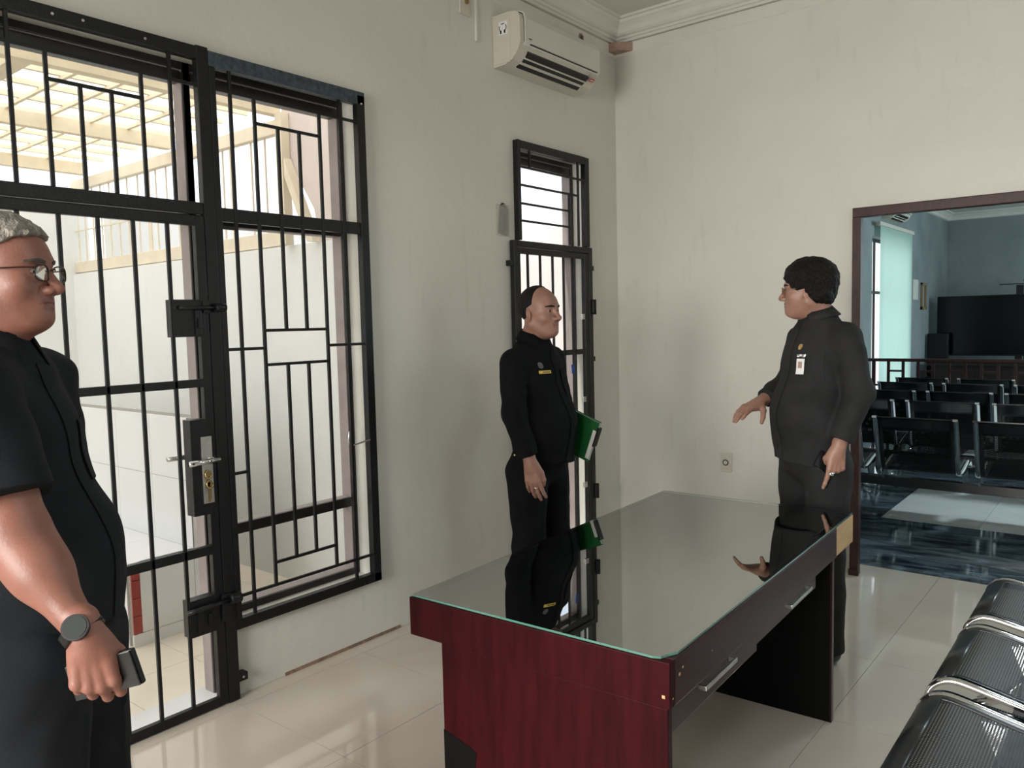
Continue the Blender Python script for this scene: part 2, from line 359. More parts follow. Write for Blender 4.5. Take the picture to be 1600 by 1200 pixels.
# ------------------------------------------------------------------ black grilles on the left wall
XG = -2.94
def bar_(parent, a, b, w=.013, m=M_black, name='bar'):
    """square bar in the wall plane between (y,z) points; vertical or horizontal"""
    (ya, za), (yb, zb) = a, b
    if abs(ya-yb) < abs(za-zb): return P(name, parent, m, lambda bm: box(bm, (XG-.016, ya-w/2, za), (XG-.003, ya+w/2, zb), .0015))
    return P(name, parent, m, lambda bm: box(bm, (XG-.015, ya, za-w/2), (XG-.004, yb, za+w/2), .0015))
def flat(parent, y0, y1, z0, z1, d0=-.035, d1=0., m=M_black, name='frame_bar'):
    return P(name, parent, m, lambda bm: box(bm, (XG+d0, y0, z0), (XG+d1, y1, z1), .003))
gate = empty('gate_grille', (XG, 1.34, 0), 'black barred steel gate with chrome lever lock at the left, beside the large window', 'gate')
flat(gate, .905, .955, .004, 2.66); flat(gate, 1.722, 1.772, .004, 2.665); flat(gate, .955, 1.722, 2.612, 2.661); flat(gate, .955, 1.722, 2.008, 2.056, -.03, -.004)
for y, z0, z1 in ((.945+.0, 2.056, 2.612), (1.058, 2.056, 2.612), (1.171, 2.056, 2.505), (1.280, 2.056, 2.417), (1.388, 2.056, 2.417), (1.499, 2.056, 2.505), (1.612, 2.056, 2.612)):
    if y > .96: bar_(gate, (y, z0), (y, z1))
bar_(gate, (.955, 2.511), (1.722, 2.511)); bar_(gate, (1.171, 2.417), (1.499, 2.417))
leaf = P('gate_leaf', gate, M_black, lambda bm: [box(bm, (XG-.03, 1.681, .006), (XG-.002, 1.718, 2.003), .003), box(bm, (XG-.03, .96, .006), (XG-.002, 1.0, 2.003), .003)])
for z0, z1 in ((1.963, 2.003), (1.326, 1.358), (.644, .682), (.005, .043)): flat(leaf, 1.0, 1.681, z0, z1, -.028, -.003, name='rail')
for y in (1.051, 1.180, 1.311, 1.438, 1.569): bar_(leaf, (y, .043), (y, 1.963), .0135)
lb = P('bolt_box', leaf, M_black, lambda bm: [box(bm, (XG-.05, 1.567, 1.527), (XG+.002, 1.70, 1.673), .002), box(bm, (XG+.002, 1.655, 1.535), (XG+.012, 1.680, 1.632), .002), box(bm, (XG+.012, 1.662, 1.56), (XG+.022, 1.674, 1.60), .002)])
P('bolt', gate, M_black, lambda bm: [tube(bm, [(XG+.016, 1.585, 1.641), (XG+.016, 1.775, 1.641)], .0085), tube(bm, [(XG+.016, 1.735, 1.641), (XG+.016, 1.782, 1.641)], .0165, 14), box(bm, (XG-.002, 1.69, 1.62), (XG+.012, 1.715, 1.668), .002)])
P('bolt_hole', leaf, M_brownframe, lambda bm: tube(bm, [(XG-.001, 1.581, 1.641), (XG+.006, 1.581, 1.641)], .011, 12))
P('lock_box', leaf, M_black, lambda bm: box(bm, (XG-.055, 1.612, .812), (XG+.001, 1.69, 1.198), .002))
P('lock_plate', leaf, M_steel, lambda bm: box(bm, (XG+.001, 1.652, .858), (XG+.007, 1.698, 1.128), .002), label='brushed steel lock plate')
P('lever_handle', leaf, M_chrome, lambda bm: [tube(bm, [(XG+.004, 1.697, 1.035), (XG+.045, 1.697, 1.035)], .009, 12), tube(bm, [(XG+.045, 1.706, 1.035), (XG+.047, 1.575, 1.033)], .0105, 14)], True, label='chrome lever handle')
P('lever_handle', leaf, M_steel, lambda bm: [tube(bm, [(XG-.05, 1.66, 1.040), (XG-.10, 1.66, 1.040)], .009, 12), tube(bm, [(XG-.10, 1.67, 1.040), (XG-.10, 1.565, 1.042)], .0105, 14)], True, label='steel lever handle on the yard side')
def keys(bm):
    for (y, z, dz, tilt) in ((1.672, .975, .035, .2), (1.676, .935, .055, -.12)):
        tube(bm, [(XG+.010+.004*k/8, y+.013*math.cos(2*PI*k/12), z+.016*math.sin(2*PI*k/12)) for k in range(13)], .0035, 6)
        box(bm, (XG+.010, y-.010, z-.010), (XG+.0125, y+.010, z+.010), .001)
        box(bm, (XG+.010, y-.004, z-.016-dz), (XG+.0125, y+.004+tilt*.01, z-.012), .0005)
        box(bm, (XG+.010, y+.004, z-.016-dz*.8), (XG+.0125, y+.007, z-.02), .0005)
P('keys', leaf, M_brass, keys, label='two brass keys in the lock')
P('lower_bolt_box', leaf, M_black, lambda bm: [box(bm, (XG-.05, 1.568, .328), (XG+.001, 1.70, .478), .002), box(bm, (XG+.001, 1.60, .345), (XG+.010, 1.622, .43), .003), box(bm, (XG+.001, 1.645, .365), (XG+.008, 1.662, .41), .002)])
P('lower_bolt', gate, M_black, lambda bm: [tube(bm, [(XG+.016, 1.552, .440), (XG+.016, 1.745, .444)], .0095, 12), tube(bm, [(XG+.014, 1.735, .444), (XG+.014, 1.785, .444)], .022, 14), box(bm, (XG+.001, 1.705, .36), (XG+.014, 1.745, .47), .004)])
P('bracket', gate, M_black, lambda bm: box(bm, (XL-.001, 1.770, .075), (XG, 1.812, .108), .002))
for y, z in ((1.20, 2.635), (1.30, 2.64), (1.52, 2.635), (1.79, .092)): P('screw', gate, M_steel, lambda bm: tube(bm, [(XG, y, z), (XG+.003, y, z)], .005, 8))

win = empty('window_grille', (XG, 2.17, .3), 'large black steel bar grille with nested rectangles over the window right of the gate', 'window grille')
flat(win, 1.7725, 2.574, 2.596, 2.655, m=M_worn); flat(win, 1.7725, 2.574, .298, .342); flat(win, 2.528, 2.574, .30, 2.64); flat(win, 1.773, 1.800, .342, 2.596)
flat(win, 1.80, 2.528, 1.990, 2.045, -.03, -.006)
for y, z0, z1 in ((1.866, .342, 2.596), (1.976, .436, 2.513), (2.088, 1.545, 2.410), (2.197, 1.545, 2.410), (2.088, .535, 1.398), (2.197, .535, 1.398), (2.309, .436, 2.513), (2.425, .342, 2.596)):
    bar_(win, (y, z0), (y, z1))
for z, y0, y1 in ((2.513, 1.80, 2.528), (2.410, 1.976, 2.309), (1.470, 1.80, 1.976), (1.470, 2.309, 2.528), (1.545, 1.976, 2.309), (1.398, 1.976, 2.309), (.955, 1.80, 1.866), (.535, 1.976, 2.309), (.436, 1.80, 2.528), (1.965, 1.80, 1.866)):
    bar_(win, (y0, z), (y1, z))
P('stay_hook', win, M_steel, lambda bm: tube(bm, [(XG, 2.53, 1.005), (XG-.02, 2.43, .985), (XG-.02, 2.415, 1.01), (XG-.02, 2.42, 1.05), (XG-.02, 2.43, 1.06)], .004, 8))
P('screw', win, M_steel, lambda bm: tube(bm, [(XG, 2.553, 2.60), (XG+.003, 2.553, 2.60)], .005, 8))

g2 = empty('door_grille', (XG, 4.1, 0), 'narrow tall black barred door near the room corner behind the man with the green folder', 'gate')
flat(g2, 3.742, 3.767, 2.045, 2.632, -.04, 0); flat(g2, 4.458, 4.501, 2.045, 2.628, -.04, 0); flat(g2, 3.767, 4.458, 2.582, 2.630, -.04, 0)
for z, y0, y1 in ((2.478, 3.767, 4.458), (2.371, 3.767, 4.379), (2.263, 3.767, 4.275), (2.161, 3.767, 4.275)): bar_(g2, (y0, z), (y1, z))
for y, z0, z1 in ((3.863, 2.478, 2.582), (4.379, 2.045, 2.582), (4.275, 2.045, 2.371)): bar_(g2, (y, z0), (y, z1))
flat(g2, 3.682, 3.712, .006, 2.041, -.03, .004); flat(g2, 4.478, 4.519, .006, 2.041, -.03, .004); flat(g2, 3.712, 4.478, 2.003, 2.041, -.03, .004)
lf2 = P('gate_leaf', g2, M_black, lambda bm: [box(bm, (XG-.03, 3.715, .008), (XG, 3.745, 2.0), .003), box(bm, (XG-.03, 4.432, .008), (XG, 4.475, 2.0), .003)])
for z0, z1 in ((1.964, 2.0), (1.336, 1.370), (.65, .685), (.008, .045)): flat(lf2, 3.745, 4.432, z0, z1, -.028, -.003, name='rail')
for y in (3.824, 3.950, 4.080, 4.198, 4.320): bar_(lf2, (y, .045), (y, 1.965), .013)
for z in (1.584, 1.032, .453): P('keeper', lf2, M_steel, lambda bm: [box(bm, (XG-.02, 4.395, z-.018), (XG-.004, 4.434, z+.018), .002), tube(bm, [(XG-.005, 4.412, z), (XG+.002, 4.412, z)], .007, 8)])
for y, z in ((3.672, 1.904), (4.530, 1.905), (4.532, 1.297)): P('bracket', g2, M_black, lambda bm: box(bm, (XL, y-.018, z-.015), (XG, y+.012, z+.018), .002))
for z in (1.648, .395): P('hinge', g2, M_black, lambda bm: [box(bm, (XG-.02, 4.50, z-.045), (XG+.018, 4.535, z+.045), .004), tube(bm, [(XG+.012, 4.525, z-.05), (XG+.012, 4.525, z+.05)], .012, 10)])

# ------------------------------------------------------------------ the yard beyond the grilles
yard = struct('ground_yard', M_grout, lambda bm: box(bm, (-9.2, -4, -.14), (XO, 7.5, -.034)), label='beige tiled yard floor beyond the gate')
cache = None
bm = bmesh.new(); box(bm, (.001, .001, -.014), (.399, .399, 0)); me = bpy.data.meshes.new('tile'); bm.to_mesh(me); bm.free(); me.materials.append(M_outtile)
for i in range(9):
    for j in range(11):
        o = bpy.data.objects.new('tile', me); COL.objects.link(o); o.parent = yard; o.location = (XO-.4*(i+1), -.9+.4*j, -.02)
YW = 2.9
struct('yard_wall_far', M_yard, lambda bm: box(bm, (-7.03, YW, -.03), (XO, YW+.15, 2.045)), label='white rendered yard wall under the beige railing')
struct('yard_wall_left', M_yard, lambda bm: box(bm, (-7.18, -4, -.03), (-7.03, YW+.15, 2.74)), label='white yard wall at the far end')
struct('yard_wall_alley', M_yard, lambda bm: [box(bm, (-6.6, 7.2, -.03), (XO, 7.35, 2.6)), box(bm, (-6.75, YW+.15, -.03), (-6.6, 7.35, 2.6))], label='white alley wall beyond the narrow door')
struct('yard_pillar', M_yardpink, lambda bm: [box(bm, (-4.05, 5.6, -.03), (-3.62, 5.75, 2.35)), prism(bm, [(-4.6, -.03), (-4.05, -.03), (-4.05, 2.3), (-4.25, 2.3), (-4.6, 1.75)], 'Y', 5.6, 5.75)], label='pale pink wall seen through the narrow door')
struct('yard_wall_upper', M_yardpink, lambda bm: prism(bm, [(-3.735, 2.045), (-3.78, 2.236), (-4.01, 2.56), (-4.05, 2.79), (-4.05, 2.86), (XO, 2.86), (XO, 2.045)], 'Y', YW, YW+.15), label='pale pink upper wall with slanted edge')
# tiled bench with tiled screen wall
tb = empty('tiled_ledge', (-4.2, 1.95, -.02), 'white tiled ledge and splashback with a red tile corner in the yard behind the gate', 'tiled ledge')
P('body', tb, M_grout, lambda bm: [box(bm, (-6.2, 1.792, -.02), (-3.908, 2.13, .402)), box(bm, (-6.2, 2.128, -.02), (-3.908, 2.26, 1.09))])
for k in range(6):
    xa = -3.90-.4*k
    for z0, z1 in ((-.02, .045), (.047, .41)):
        P('tile', tb, M_whitetile, lambda bm: box(bm, (xa-.398, 1.784, z0), (xa-(.047 if k == 0 else 0), 1.792, z1), .001))
    P('tile', tb, M_whitetile, lambda bm: box(bm, (xa-.398, 1.784, .402), (xa, 2.12, .41), .001))
    for z0, z1 in ((.41, .765), (.767, 1.10)): P('tile', tb, M_whitetile, lambda bm: box(bm, (xa-.398, 2.12, z0), (xa, 2.128, z1), .001))
P('tile', tb, M_whitetile, lambda bm: box(bm, (-3.908, 1.832, .047), (-3.90, 2.12, .41), .001)); P('tile', tb, M_whitetile, lambda bm: box(bm, (-3.908, 1.784, -.02), (-3.90, 2.26, .045), .001))
P('tile', tb, M_whitetile, lambda bm: box(bm, (-3.908, 2.122, .047), (-3.90, 2.26, .765), .001)); P('tile', tb, M_whitetile, lambda bm: box(bm, (-3.908, 2.122, .767), (-3.90, 2.26, 1.10), .001))
for z in range(4): P('corner_tile', tb, M_redtile, lambda bm: [box(bm, (-3.908, 1.786, .048+z*.091), (-3.898, 1.83, .136+z*.091), .001)], label='red glazed corner tile')
# railing on the yard wall
rl = empty('yard_railing', (-6, YW+.05, 2.045), 'beige steel railing standing on the white yard wall outside', 'railing')
P('base_beam', rl, M_fence, lambda bm: box(bm, (-7.03, YW+.02, 2.055), (-4.15, YW+.07, 2.143), .004)); P('top_beam', rl, M_fence, lambda bm: box(bm, (-7.03, YW+.02, 2.724), (-4.06, YW+.07, 2.807), .004))
P('middle_rail', rl, M_fence, lambda bm: box(bm, (-7.03, YW+.04, 2.394), (-5.80, YW+.05, 2.406)))
for x in (-7.95, -7.80, -7.63, -7.46, -7.29, -7.12, -6.95, -6.76, -6.58, -6.45, -6.28, -6.11, -5.94, -5.77, -5.60, -5.44, -5.32, -5.07, -4.90, -4.71):
    thick = x in (-6.58, -5.32); x *= .879
    P('baluster', rl, M_fence, lambda bm: box(bm, (x-(.022 if thick else .004), YW+.045, 2.14), (x+(.022 if thick else .004), YW+.055, 2.73)))
for a, b, w in ((0, 0, 0),): P('post', rl, M_fence, lambda bm: box(bm, (-4.04, YW-.06, 2.045), (-3.98, YW-.002, 2.81), .004))
P('brace', rl, M_fence, lambda bm: prism(bm, [(-3.97, 2.438), (-3.78, 2.045), (-3.727, 2.045), (-3.97, 2.543)], 'Y', YW-.06, YW-.004))
# translucent roof on purlins
rf = empty('yard_roof', (-5.2, 1.5, 2.82), 'translucent corrugated roof on beige beams above the yard outside', 'roof')
for x in (-3.25, -4.09, -5.36, -6.68): P('beam', rf, M_purlin, lambda bm: box(bm, (x-.03, -3.5, 2.81), (x+.03, YW+.0, 2.90), .003))
for k in range(13):
    x = -3.40-.29*k
    P('purlin', rf, M_purlin, lambda bm: box(bm, (x-.012, -3.5, 2.917), (x+.012, YW+.1, 2.947)))
for k in range(20):
    y = -1.95+.24*k
    w = .030 if k == 13 else .011
    P('rafter', rf, M_purlin, lambda bm: box(bm, (-7.1, y-w, 2.895), (XO, y+w, 2.917)))
P('cross_beam', rf, M_purlin, lambda bm: box(bm, (-5.36, 1.49, 2.815), (-4.09, 1.58, 2.90), .003))
def sheet(bm):
    N = 240; x0, x1 = -7.2, XO
    prev = None
    for i in range(N+1):
        y = -3.6+i*(6.7/N); z = 2.967+.014*math.sin(i*PI/2.5)
        cur = [bm.verts.new((x0, y, z)), bm.verts.new((x1, y, z))]
        if prev: bm.faces.new((prev[0], prev[1], cur[1], cur[0])).smooth = True
        prev = cur
P('corrugated_sheet', rf, M_sheet, sheet)

# ------------------------------------------------------------------ courtroom beyond the doorway
YF, ZF = 16.5, 3.36
WX0, WX1 = 11.5, 13.3
fl2 = struct('floor_courtroom', M_grout, lambda bm: box(bm, (XL, YO+.03, -.12), (3.3, YF, -.012)), label='courtroom floor of dark marble and pale tiles')
def tiles2():
    ms = {}
    for i in range(-4, 4):
        for j in range(0, 18):
            ax, bx = max(-.932+i*T, XL), min(-.932+(i+1)*T, 3.2); ay, by = 5.122+j*T, min(5.122+(j+1)*T, YF)
            if bx-ax < .01: continue
            pale = (i >= -1 and (j in (2, 3) or j >= 6)) 
            key = (round(bx-ax, 3), round(by-ay, 3), pale)
            if key not in ms:
                bm = bmesh.new(); box(bm, (.001, .001, -.012), (key[0]-.001, key[1]-.001, 0)); me = bpy.data.meshes.new('tile'); bm.to_mesh(me); bm.free()
                me.materials.append(M_white if pale else M_dark); ms[key] = me
            o = bpy.data.objects.new('tile', ms[key]); COL.objects.link(o); o.parent = fl2; o.location = (ax, ay, 0)
tiles2()
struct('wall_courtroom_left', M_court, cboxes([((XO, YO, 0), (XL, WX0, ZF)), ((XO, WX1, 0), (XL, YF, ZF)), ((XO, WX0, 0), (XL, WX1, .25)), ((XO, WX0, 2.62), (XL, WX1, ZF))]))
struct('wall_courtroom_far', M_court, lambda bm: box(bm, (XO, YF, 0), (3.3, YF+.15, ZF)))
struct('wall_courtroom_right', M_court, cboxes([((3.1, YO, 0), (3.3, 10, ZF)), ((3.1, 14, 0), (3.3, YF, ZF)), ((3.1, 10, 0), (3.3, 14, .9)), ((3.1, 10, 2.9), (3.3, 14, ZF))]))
struct('ceiling_courtroom', M_ceil, lambda bm: box(bm, (XO, YO, ZF), (3.3, YF+.15, ZF+.12)))
C2 = [(0, ZF-.13), (.03, ZF-.12), (.04, ZF-.08), (.09, ZF-.03), (.12, ZF-.02), (.12, ZF), (0, ZF)]
struct('trim_6', M_cornice, lambda bm: [prism(bm, [(XL+u, v) for u, v in C2], 'Y', YO, YF), prism(bm, [(YF-u, v) for u, v in C2], 'X', XL, 3.1)], label='plaster cornice of the courtroom')
struct('window_2', M_brownframe, lambda bm: [box(bm, (XO+.02, a, .25), (XO+.05, a+.025, 2.62), .003) for a in (WX0, WX0+.6, WX0+1.2, WX1-.025)] + [box(bm, (XO+.02, WX0, z), (XO+.05, WX1, z+.04), .003) for z in (.25, 1.85, 2.58)], label='dark window frame behind the pale green blinds')
bl = empty('vertical_blind', (XL+.09, 12.5, 2.75), 'pale green vertical blinds over the courtroom window, backlit', 'blind')
P('bracket', bl, M_plastic, lambda bm: box(bm, (XL, 11.6, 2.76), (XL+.06, 11.64, 2.79), .002)); P('bracket', bl, M_plastic, lambda bm: box(bm, (XL, 13.2, 2.76), (XL+.06, 13.24, 2.79), .002))
P('head_rail', bl, M_plastic, lambda bm: box(bm, (XL+.06, 11.45, 2.75), (XL+.11, 13.4, 2.80), .003))
bm = bmesh.new(); v = [bm.verts.new(q) for q in ((-.006, -.052, -2.5), (.0, 0, -2.5), (-.006, .052, -2.5), (-.006, .052, 0), (0, 0, 0), (-.006, -.052, 0))]
bm.faces.new((v[0], v[1], v[4], v[5])); bm.faces.new((v[1], v[2], v[3], v[4])); mesl = bpy.data.meshes.new('slat'); bm.to_mesh(mesl); bm.free(); mesl.materials.append(M_blind)
for k in range(18):
    o = bpy.data.objects.new('slat', mesl); COL.objects.link(o); o.parent = bl; o.location = (0, 11.64+.098*k-12.5, .0); o.rotation_euler = (0, 0, -.14)
# two slats at the near end hang open, showing the glass
rl2 = empty('court_railing', (-1, 11.25, 0), 'dark red wooden railing with fretwork across the courtroom behind the benches', 'railing')
P('handrail', rl2, M_jamb, lambda bm: box(bm, (XL, 11.2, .935), (3.0, 11.28, .975), .006)); P('bottom_rail', rl2, M_jamb, lambda bm: box(bm, (XL, 11.22, .10), (3.0, 11.26, .15), .004))
for k in range(33):
    x = -2.875+.178*k
    P('upright', rl2, M_jamb, lambda bm: box(bm, (x-.017, 11.225, .0 if k % 4 == 0 else .15), (x+.017, 11.255, .94), .002))
    if k % 2 == 1 and k < 32: P('crosspiece', rl2, M_jamb, lambda bm: [box(bm, (x+.017, 11.228, .80), (x+.161, 11.252, .825), .002), box(bm, (x+.017, 11.228, .40), (x+.161, 11.252, .425), .002)])
    elif k < 32: P('crosspiece', rl2, M_jamb, lambda bm: box(bm, (x+.017, 11.228, .61), (x+.161, 11.252, .635), .002))
tv = empty('television', (-1.9, 14.9, .5), 'large black flat screen on a stand at the far end of the courtroom', 'television')
P('screen', tv, M_screen, lambda bm: box(bm, (-2.83, 14.96, .86), (-.45, 15.0, 1.815), .004)); P('bezel', tv, M_dark_pl, lambda bm: box(bm, (-2.84, 14.965, .84), (-.44, 15.02, 1.83), .006))
P('stand', tv, M_dark_pl, lambda bm: [box(bm, (-1.72, 15.03, 0), (-1.62, 15.08, 1.98), .004), box(bm, (-1.60, 15.03, 0), (-1.50, 15.08, 2.04), .004), box(bm, (-2.2, 14.8, 0), (-1.0, 15.3, .04), .01)])
P('camera_bar', tv, M_dark_pl, lambda bm: [box(bm, (-1.95, 15.0, 1.985), (-1.6, 15.02, 2.0), .002), box(bm, (-1.62, 14.98, 2.035), (-1.2, 15.02, 2.06), .004)])
cb = empty('wooden_cabinet', (-1.7, 14.3, 0), 'dark wooden court bench standing below the flat screen', 'cabinet')
P('body', cb, M_darkwood, lambda bm: [box(bm, (-2.75, 14.1, 0), (-.3, 14.6, .72), .005)]); P('top', cb, M_darkwood, lambda bm: box(bm, (-2.8, 14.05, .72), (-.25, 14.65, .76), .006))
for k in range(4): P('panel', cb, M_darkwood, lambda bm: box(bm, (-2.68+.61*k, 14.085, .08), (-2.16+.61*k, 14.1, .66), .006))
ch = empty('court_chair', (-2.72, 14.35, 0), 'black high-backed chair beside the screen at the far wall', 'chair')
P('backrest', ch, M_dark_pl, lambda bm: box(bm, (-2.95, 14.75, .5), (-2.62, 14.82, 1.22), .03)); P('seat', ch, M_dark_pl, lambda bm: box(bm, (-2.95, 14.66, .42), (-2.62, 14.8, .5), .02)); P('base', ch, M_dark_pl, lambda bm: [tube(bm, [(-2.78, 14.73, 0), (-2.78, 14.73, .42)], .03), box(bm, (-2.93, 14.66, 0), (-2.64, 14.8, .04), .01)])
tag(P('small_frame', None, M_frame, lambda bm: [box(bm, (XL, 14.38, 1.62), (XL+.03, 14.43, 2.06), .003), box(bm, (XL, 14.67, 1.62), (XL+.03, 14.72, 2.06), .003), box(bm, (XL, 14.38, 2.02), (XL+.03, 14.72, 2.06), .003), box(bm, (XL, 14.38, 1.62), (XL+.03, 14.72, 1.67), .003)]), 'small gilt picture frame on the grey courtroom wall', 'picture frame')
tag(P('notice_sheet', None, M_paper, lambda bm: box(bm, (XL, 13.85, 1.78), (XL+.006, 14.2, 2.10))), 'pale notice sheet on the courtroom wall left of the gilt frame', 'notice')

def ac_unit(name, x, y0, y1, z0, label, full=True, dep=.2, h=.285):
    e = empty(name, (x, (y0+y1)/2, z0), label, 'air conditioner')
    # profile (out from wall, up)
    prof = [(0, 0), (.085, .004), (.135, .022), (.172, .055), (.190, .085), (.197, .11), (.197, .235), (.188, .262), (.165, .278), (.12, h), (0, h)]
    prof = [(u*dep/.2, v*h/.285) for u, v in prof]
    P('casing', e, M_plastic, lambda bm: [prism(bm, [(x+u, z0+v) for u, v in prof], 'Y', y0, y1), box(bm, (x, y0-.006, z0+.01), (x+dep*.62, y0+.01, z0+h-.012), .01), box(bm, (x, y1-.01, z0+.01), (x+dep*.62, y1+.006, z0+h-.012), .01)])
    P('front_panel', e, M_plast2, lambda bm: prism(bm, [(x+.190*dep/.2, z0+.098), (x+.203*dep/.2, z0+.115), (x+.203*dep/.2, z0+.235), (x+.193*dep/.2, z0+.266), (x+.168*dep/.2, z0+.282), (x+.10, z0+h-.004), (x+.10, z0+h+.003), (x+.168*dep/.2, z0+.289), (x+.200*dep/.2, z0+.270), (x+.210*dep/.2, z0+.238), (x+.210*dep/.2, z0+.112), (x+.197*dep/.2, z0+.092)], 'Y', y0+.035, y1-.002))
    a, b = Vector((x+.085*dep/.2, 0, z0+.003)), Vector((x+.172*dep/.2, 0, z0+.058))
    d = (b-a).normalized(); nrm = Vector((d.z, 0, -d.x))
    def quad(p0, p1, ya, yb, t0, t1):
        def f(bm):
            q = [a+(b-a)*p0+nrm*t0, a+(b-a)*p1+nrm*t0, a+(b-a)*p1+nrm*t1, a+(b-a)*p0+nrm*t1]
            prism(bm, [(k.x, k.z) for k in q], 'Y', ya, yb)
        return f
    P('air_outlet', e, M_dark_pl, quad(.12, 1.18, y0+.085, y1-.10, -.012, .010))
    for p in (.42, .80): P('louvre', e, M_plast2, quad(p, p+.07, y0+.08, y1-.095, .004, .016))
    P('panel_seam', e, M_dark_pl, lambda bm: box(bm, (x+.2*dep/.2, y0+.08, z0+.1015), (x+.2065*dep/.2+.0045, y1-.03, z0+.106)))
    if full:
        P('status_window', e, M_steel, lambda bm: [box(bm, (x+.196, y1-.10, z0+.072), (x+.200, y1-.02, z0+.086), .001)])
        P('sticker', e, M_red, quad(1.0, 1.22, y1-.088, y1-.045, .012, .0145), label='small red sticker with white marks')
        P('sticker_print', e, M_whitep, lambda bm: [quad(1.06+.0, 1.16, y1-.082+.008*k, y1-.078+.008*k, .0145, .0152)(bm) for k in range(4)])
        P('maker_mark', e, M_dark_pl, lambda bm: [box(bm, (x+.2105, y0+.062+.006*k, z0+.128), (x+.2112, y0+.0655+.006*k, z0+.134)) for k in range(5)])
        # energy label on the left side: white rounded square with two black hooks
        P('side_label', e, M_whitep, lambda bm: box(bm, (x+.052, y0-.0085, z0+.165), (x+.112, y0-.006, z0+.238), .001), label='white side label with two black hook marks')
        def hooks(bm):
            for s in (-1, 1):
                cx = x+.082+s*.017
                tube(bm, [(cx+s*.006, y0-.010, z0+.215), (cx+s*.008, y0-.010, z0+.198), (cx, y0-.010, z0+.186)], .0022, 6)
                box(bm, (cx-.006-s*.003, y0-.0105, z0+.172), (cx+.004-s*.003, y0-.009, z0+.190))
            for k in range(5): box(bm, (x+.070+.005*k, y0-.0105, z0+.222), (x+.073+.005*k, y0-.009, z0+.227))
        P('label_print', e, M_dark_pl, hooks)
    return e
ac_unit('air_conditioner', XL, 3.585, 4.385, 3.008, 'cream split air conditioner high on the left wall near the ceiling corner')
ac_unit('air_conditioner', XL, 11.95, 12.75, 2.875, 'cream air conditioner above the pale green blinds in the courtroom', False)

lamp = empty('ceiling_lamp', (.6, 1.6, ZC), 'white square fluorescent ceiling lamp in the middle of the ceiling', 'ceiling lamp')
P('housing', lamp, M_plastic, lambda bm: box(bm, (.25, 1.25, ZC-.06), (.95, 1.95, ZC), .008))
m_, n_, l_, b_ = nm('lamp_diffuser'); b_.inputs['Emission Color'].default_value = (.86, .94, 1, 1); b_.inputs['Emission Strength'].default_value = LAMP; b_.inputs['Base Color'].default_value = (.8, .8, .8, 1)
P('diffuser', lamp, m_, lambda bm: box(bm, (.28, 1.28, ZC-.07), (.92, 1.92, ZC-.058), .002))
lamp = empty('ceiling_lamp', (.3, 7.6, ZF), 'white square fluorescent lamp on the courtroom ceiling', 'ceiling lamp')
P('housing', lamp, M_plastic, lambda bm: box(bm, (-.05, 7.25, ZF-.06), (.65, 7.95, ZF), .008))
m_, n_, l_, b_ = nm('court_lamp_diffuser'); b_.inputs['Emission Color'].default_value = (.78, .93, 1, 1); b_.inputs['Emission Strength'].default_value = LAMP*4.4; b_.inputs['Base Color'].default_value = (.8, .8, .8, 1)
P('diffuser', lamp, m_, lambda bm: box(bm, (-.02, 7.28, ZF-.07), (.62, 7.92, ZF-.058), .002))
# ------------------------------------------------------------------ small wall items
s = empty('wall_socket', (-2.163, YB, .54), 'grey wall socket low on the back wall left of the pointing man', 'socket')
P('plate', s, M_plastic, lambda bm: [box(bm, (-2.203, YB-.010, .540), (-2.125, YB, .668), .004)])
P('insert', s, M_plastic, lambda bm: box(bm, (-2.192, YB-.016, .563), (-2.136, YB-.008, .646), .003))
P('outlet', s, M_dark_pl, lambda bm: tube(bm, [(-2.164, YB-.017, .604), (-2.164, YB-.012, .604)], .021, 20), label='dark round outlet')
P('outlet_core', s, M_plastic, lambda bm: [tube(bm, [(-2.164, YB-.019, .604), (-2.164, YB-.012, .604)], .014, 16)])
def paper(bm):
    v = [bm.verts.new(q) for q in ((XL+.003, 3.583, 2.075), (XL+.010, 3.668, 2.065), (XL+.012, 3.672, 2.215), (XL+.004, 3.605, 2.235), (XL+.004, 3.628, 2.255), (XL+.004, 3.65, 2.25))]
    bm.faces.new((v[0], v[1], v[2], v[3])); bm.faces.new((v[3], v[2], v[5], v[4]))
    bmesh.ops.solidify(bm, geom=bm.faces[:], thickness=.002)
pn = tag(P('paper_note', None, M_paper, paper), 'small grey paper note taped to the wall left of the narrow barred door', 'paper note')
P('tape', pn, M_tape, lambda bm: box(bm, (XL+.0005, 3.572, 2.06), (XL+.002, 3.69, 2.245)), label='clear tape')
jb = tag(P('junction_box', None, M_plastic, lambda bm: box(bm, (XL, 3.30, 3.235), (XL+.012, 3.385, 3.40), .004)), 'small cream junction box high on the left wall left of the air conditioner', 'junction box')
P('knockout', jb, M_brass, lambda bm: tube(bm, [(XL+.012, 3.35, 3.31), (XL+.018, 3.35, 3.31)], .018, 12))
tag(P('cable_trunking', None, M_wall, lambda bm: [box(bm, (XL, 3.43, 3.12), (XL+.012, 3.445, 3.46), .001)]), 'thin cable trunking running down beside the junction box', 'trunking')
tag(P('wall_hole', None, [M_terra, M_brownframe], lambda bm: [tube(bm, [(XL-.005, 4.475, 3.405), (XL+.014, 4.475, 3.405)], .030, 7), box(bm, (XL+.012, 4.455, 3.387), (XL+.016, 4.493, 3.421), .002, mi=1)]), 'ragged brown hole in the wall above the air conditioner', 'hole')
tag(P('corner_block', None, M_terra, lambda bm: [prism(bm, [(XL+.0, YB-.09), (XL+.08, YB-.10), (XL+.15, YB-.012), (XL+.15, YB), (XL, YB)], 'Z', 3.395, 3.452)]), 'pinkish block fixed in the wall corner under the cornice', 'block')
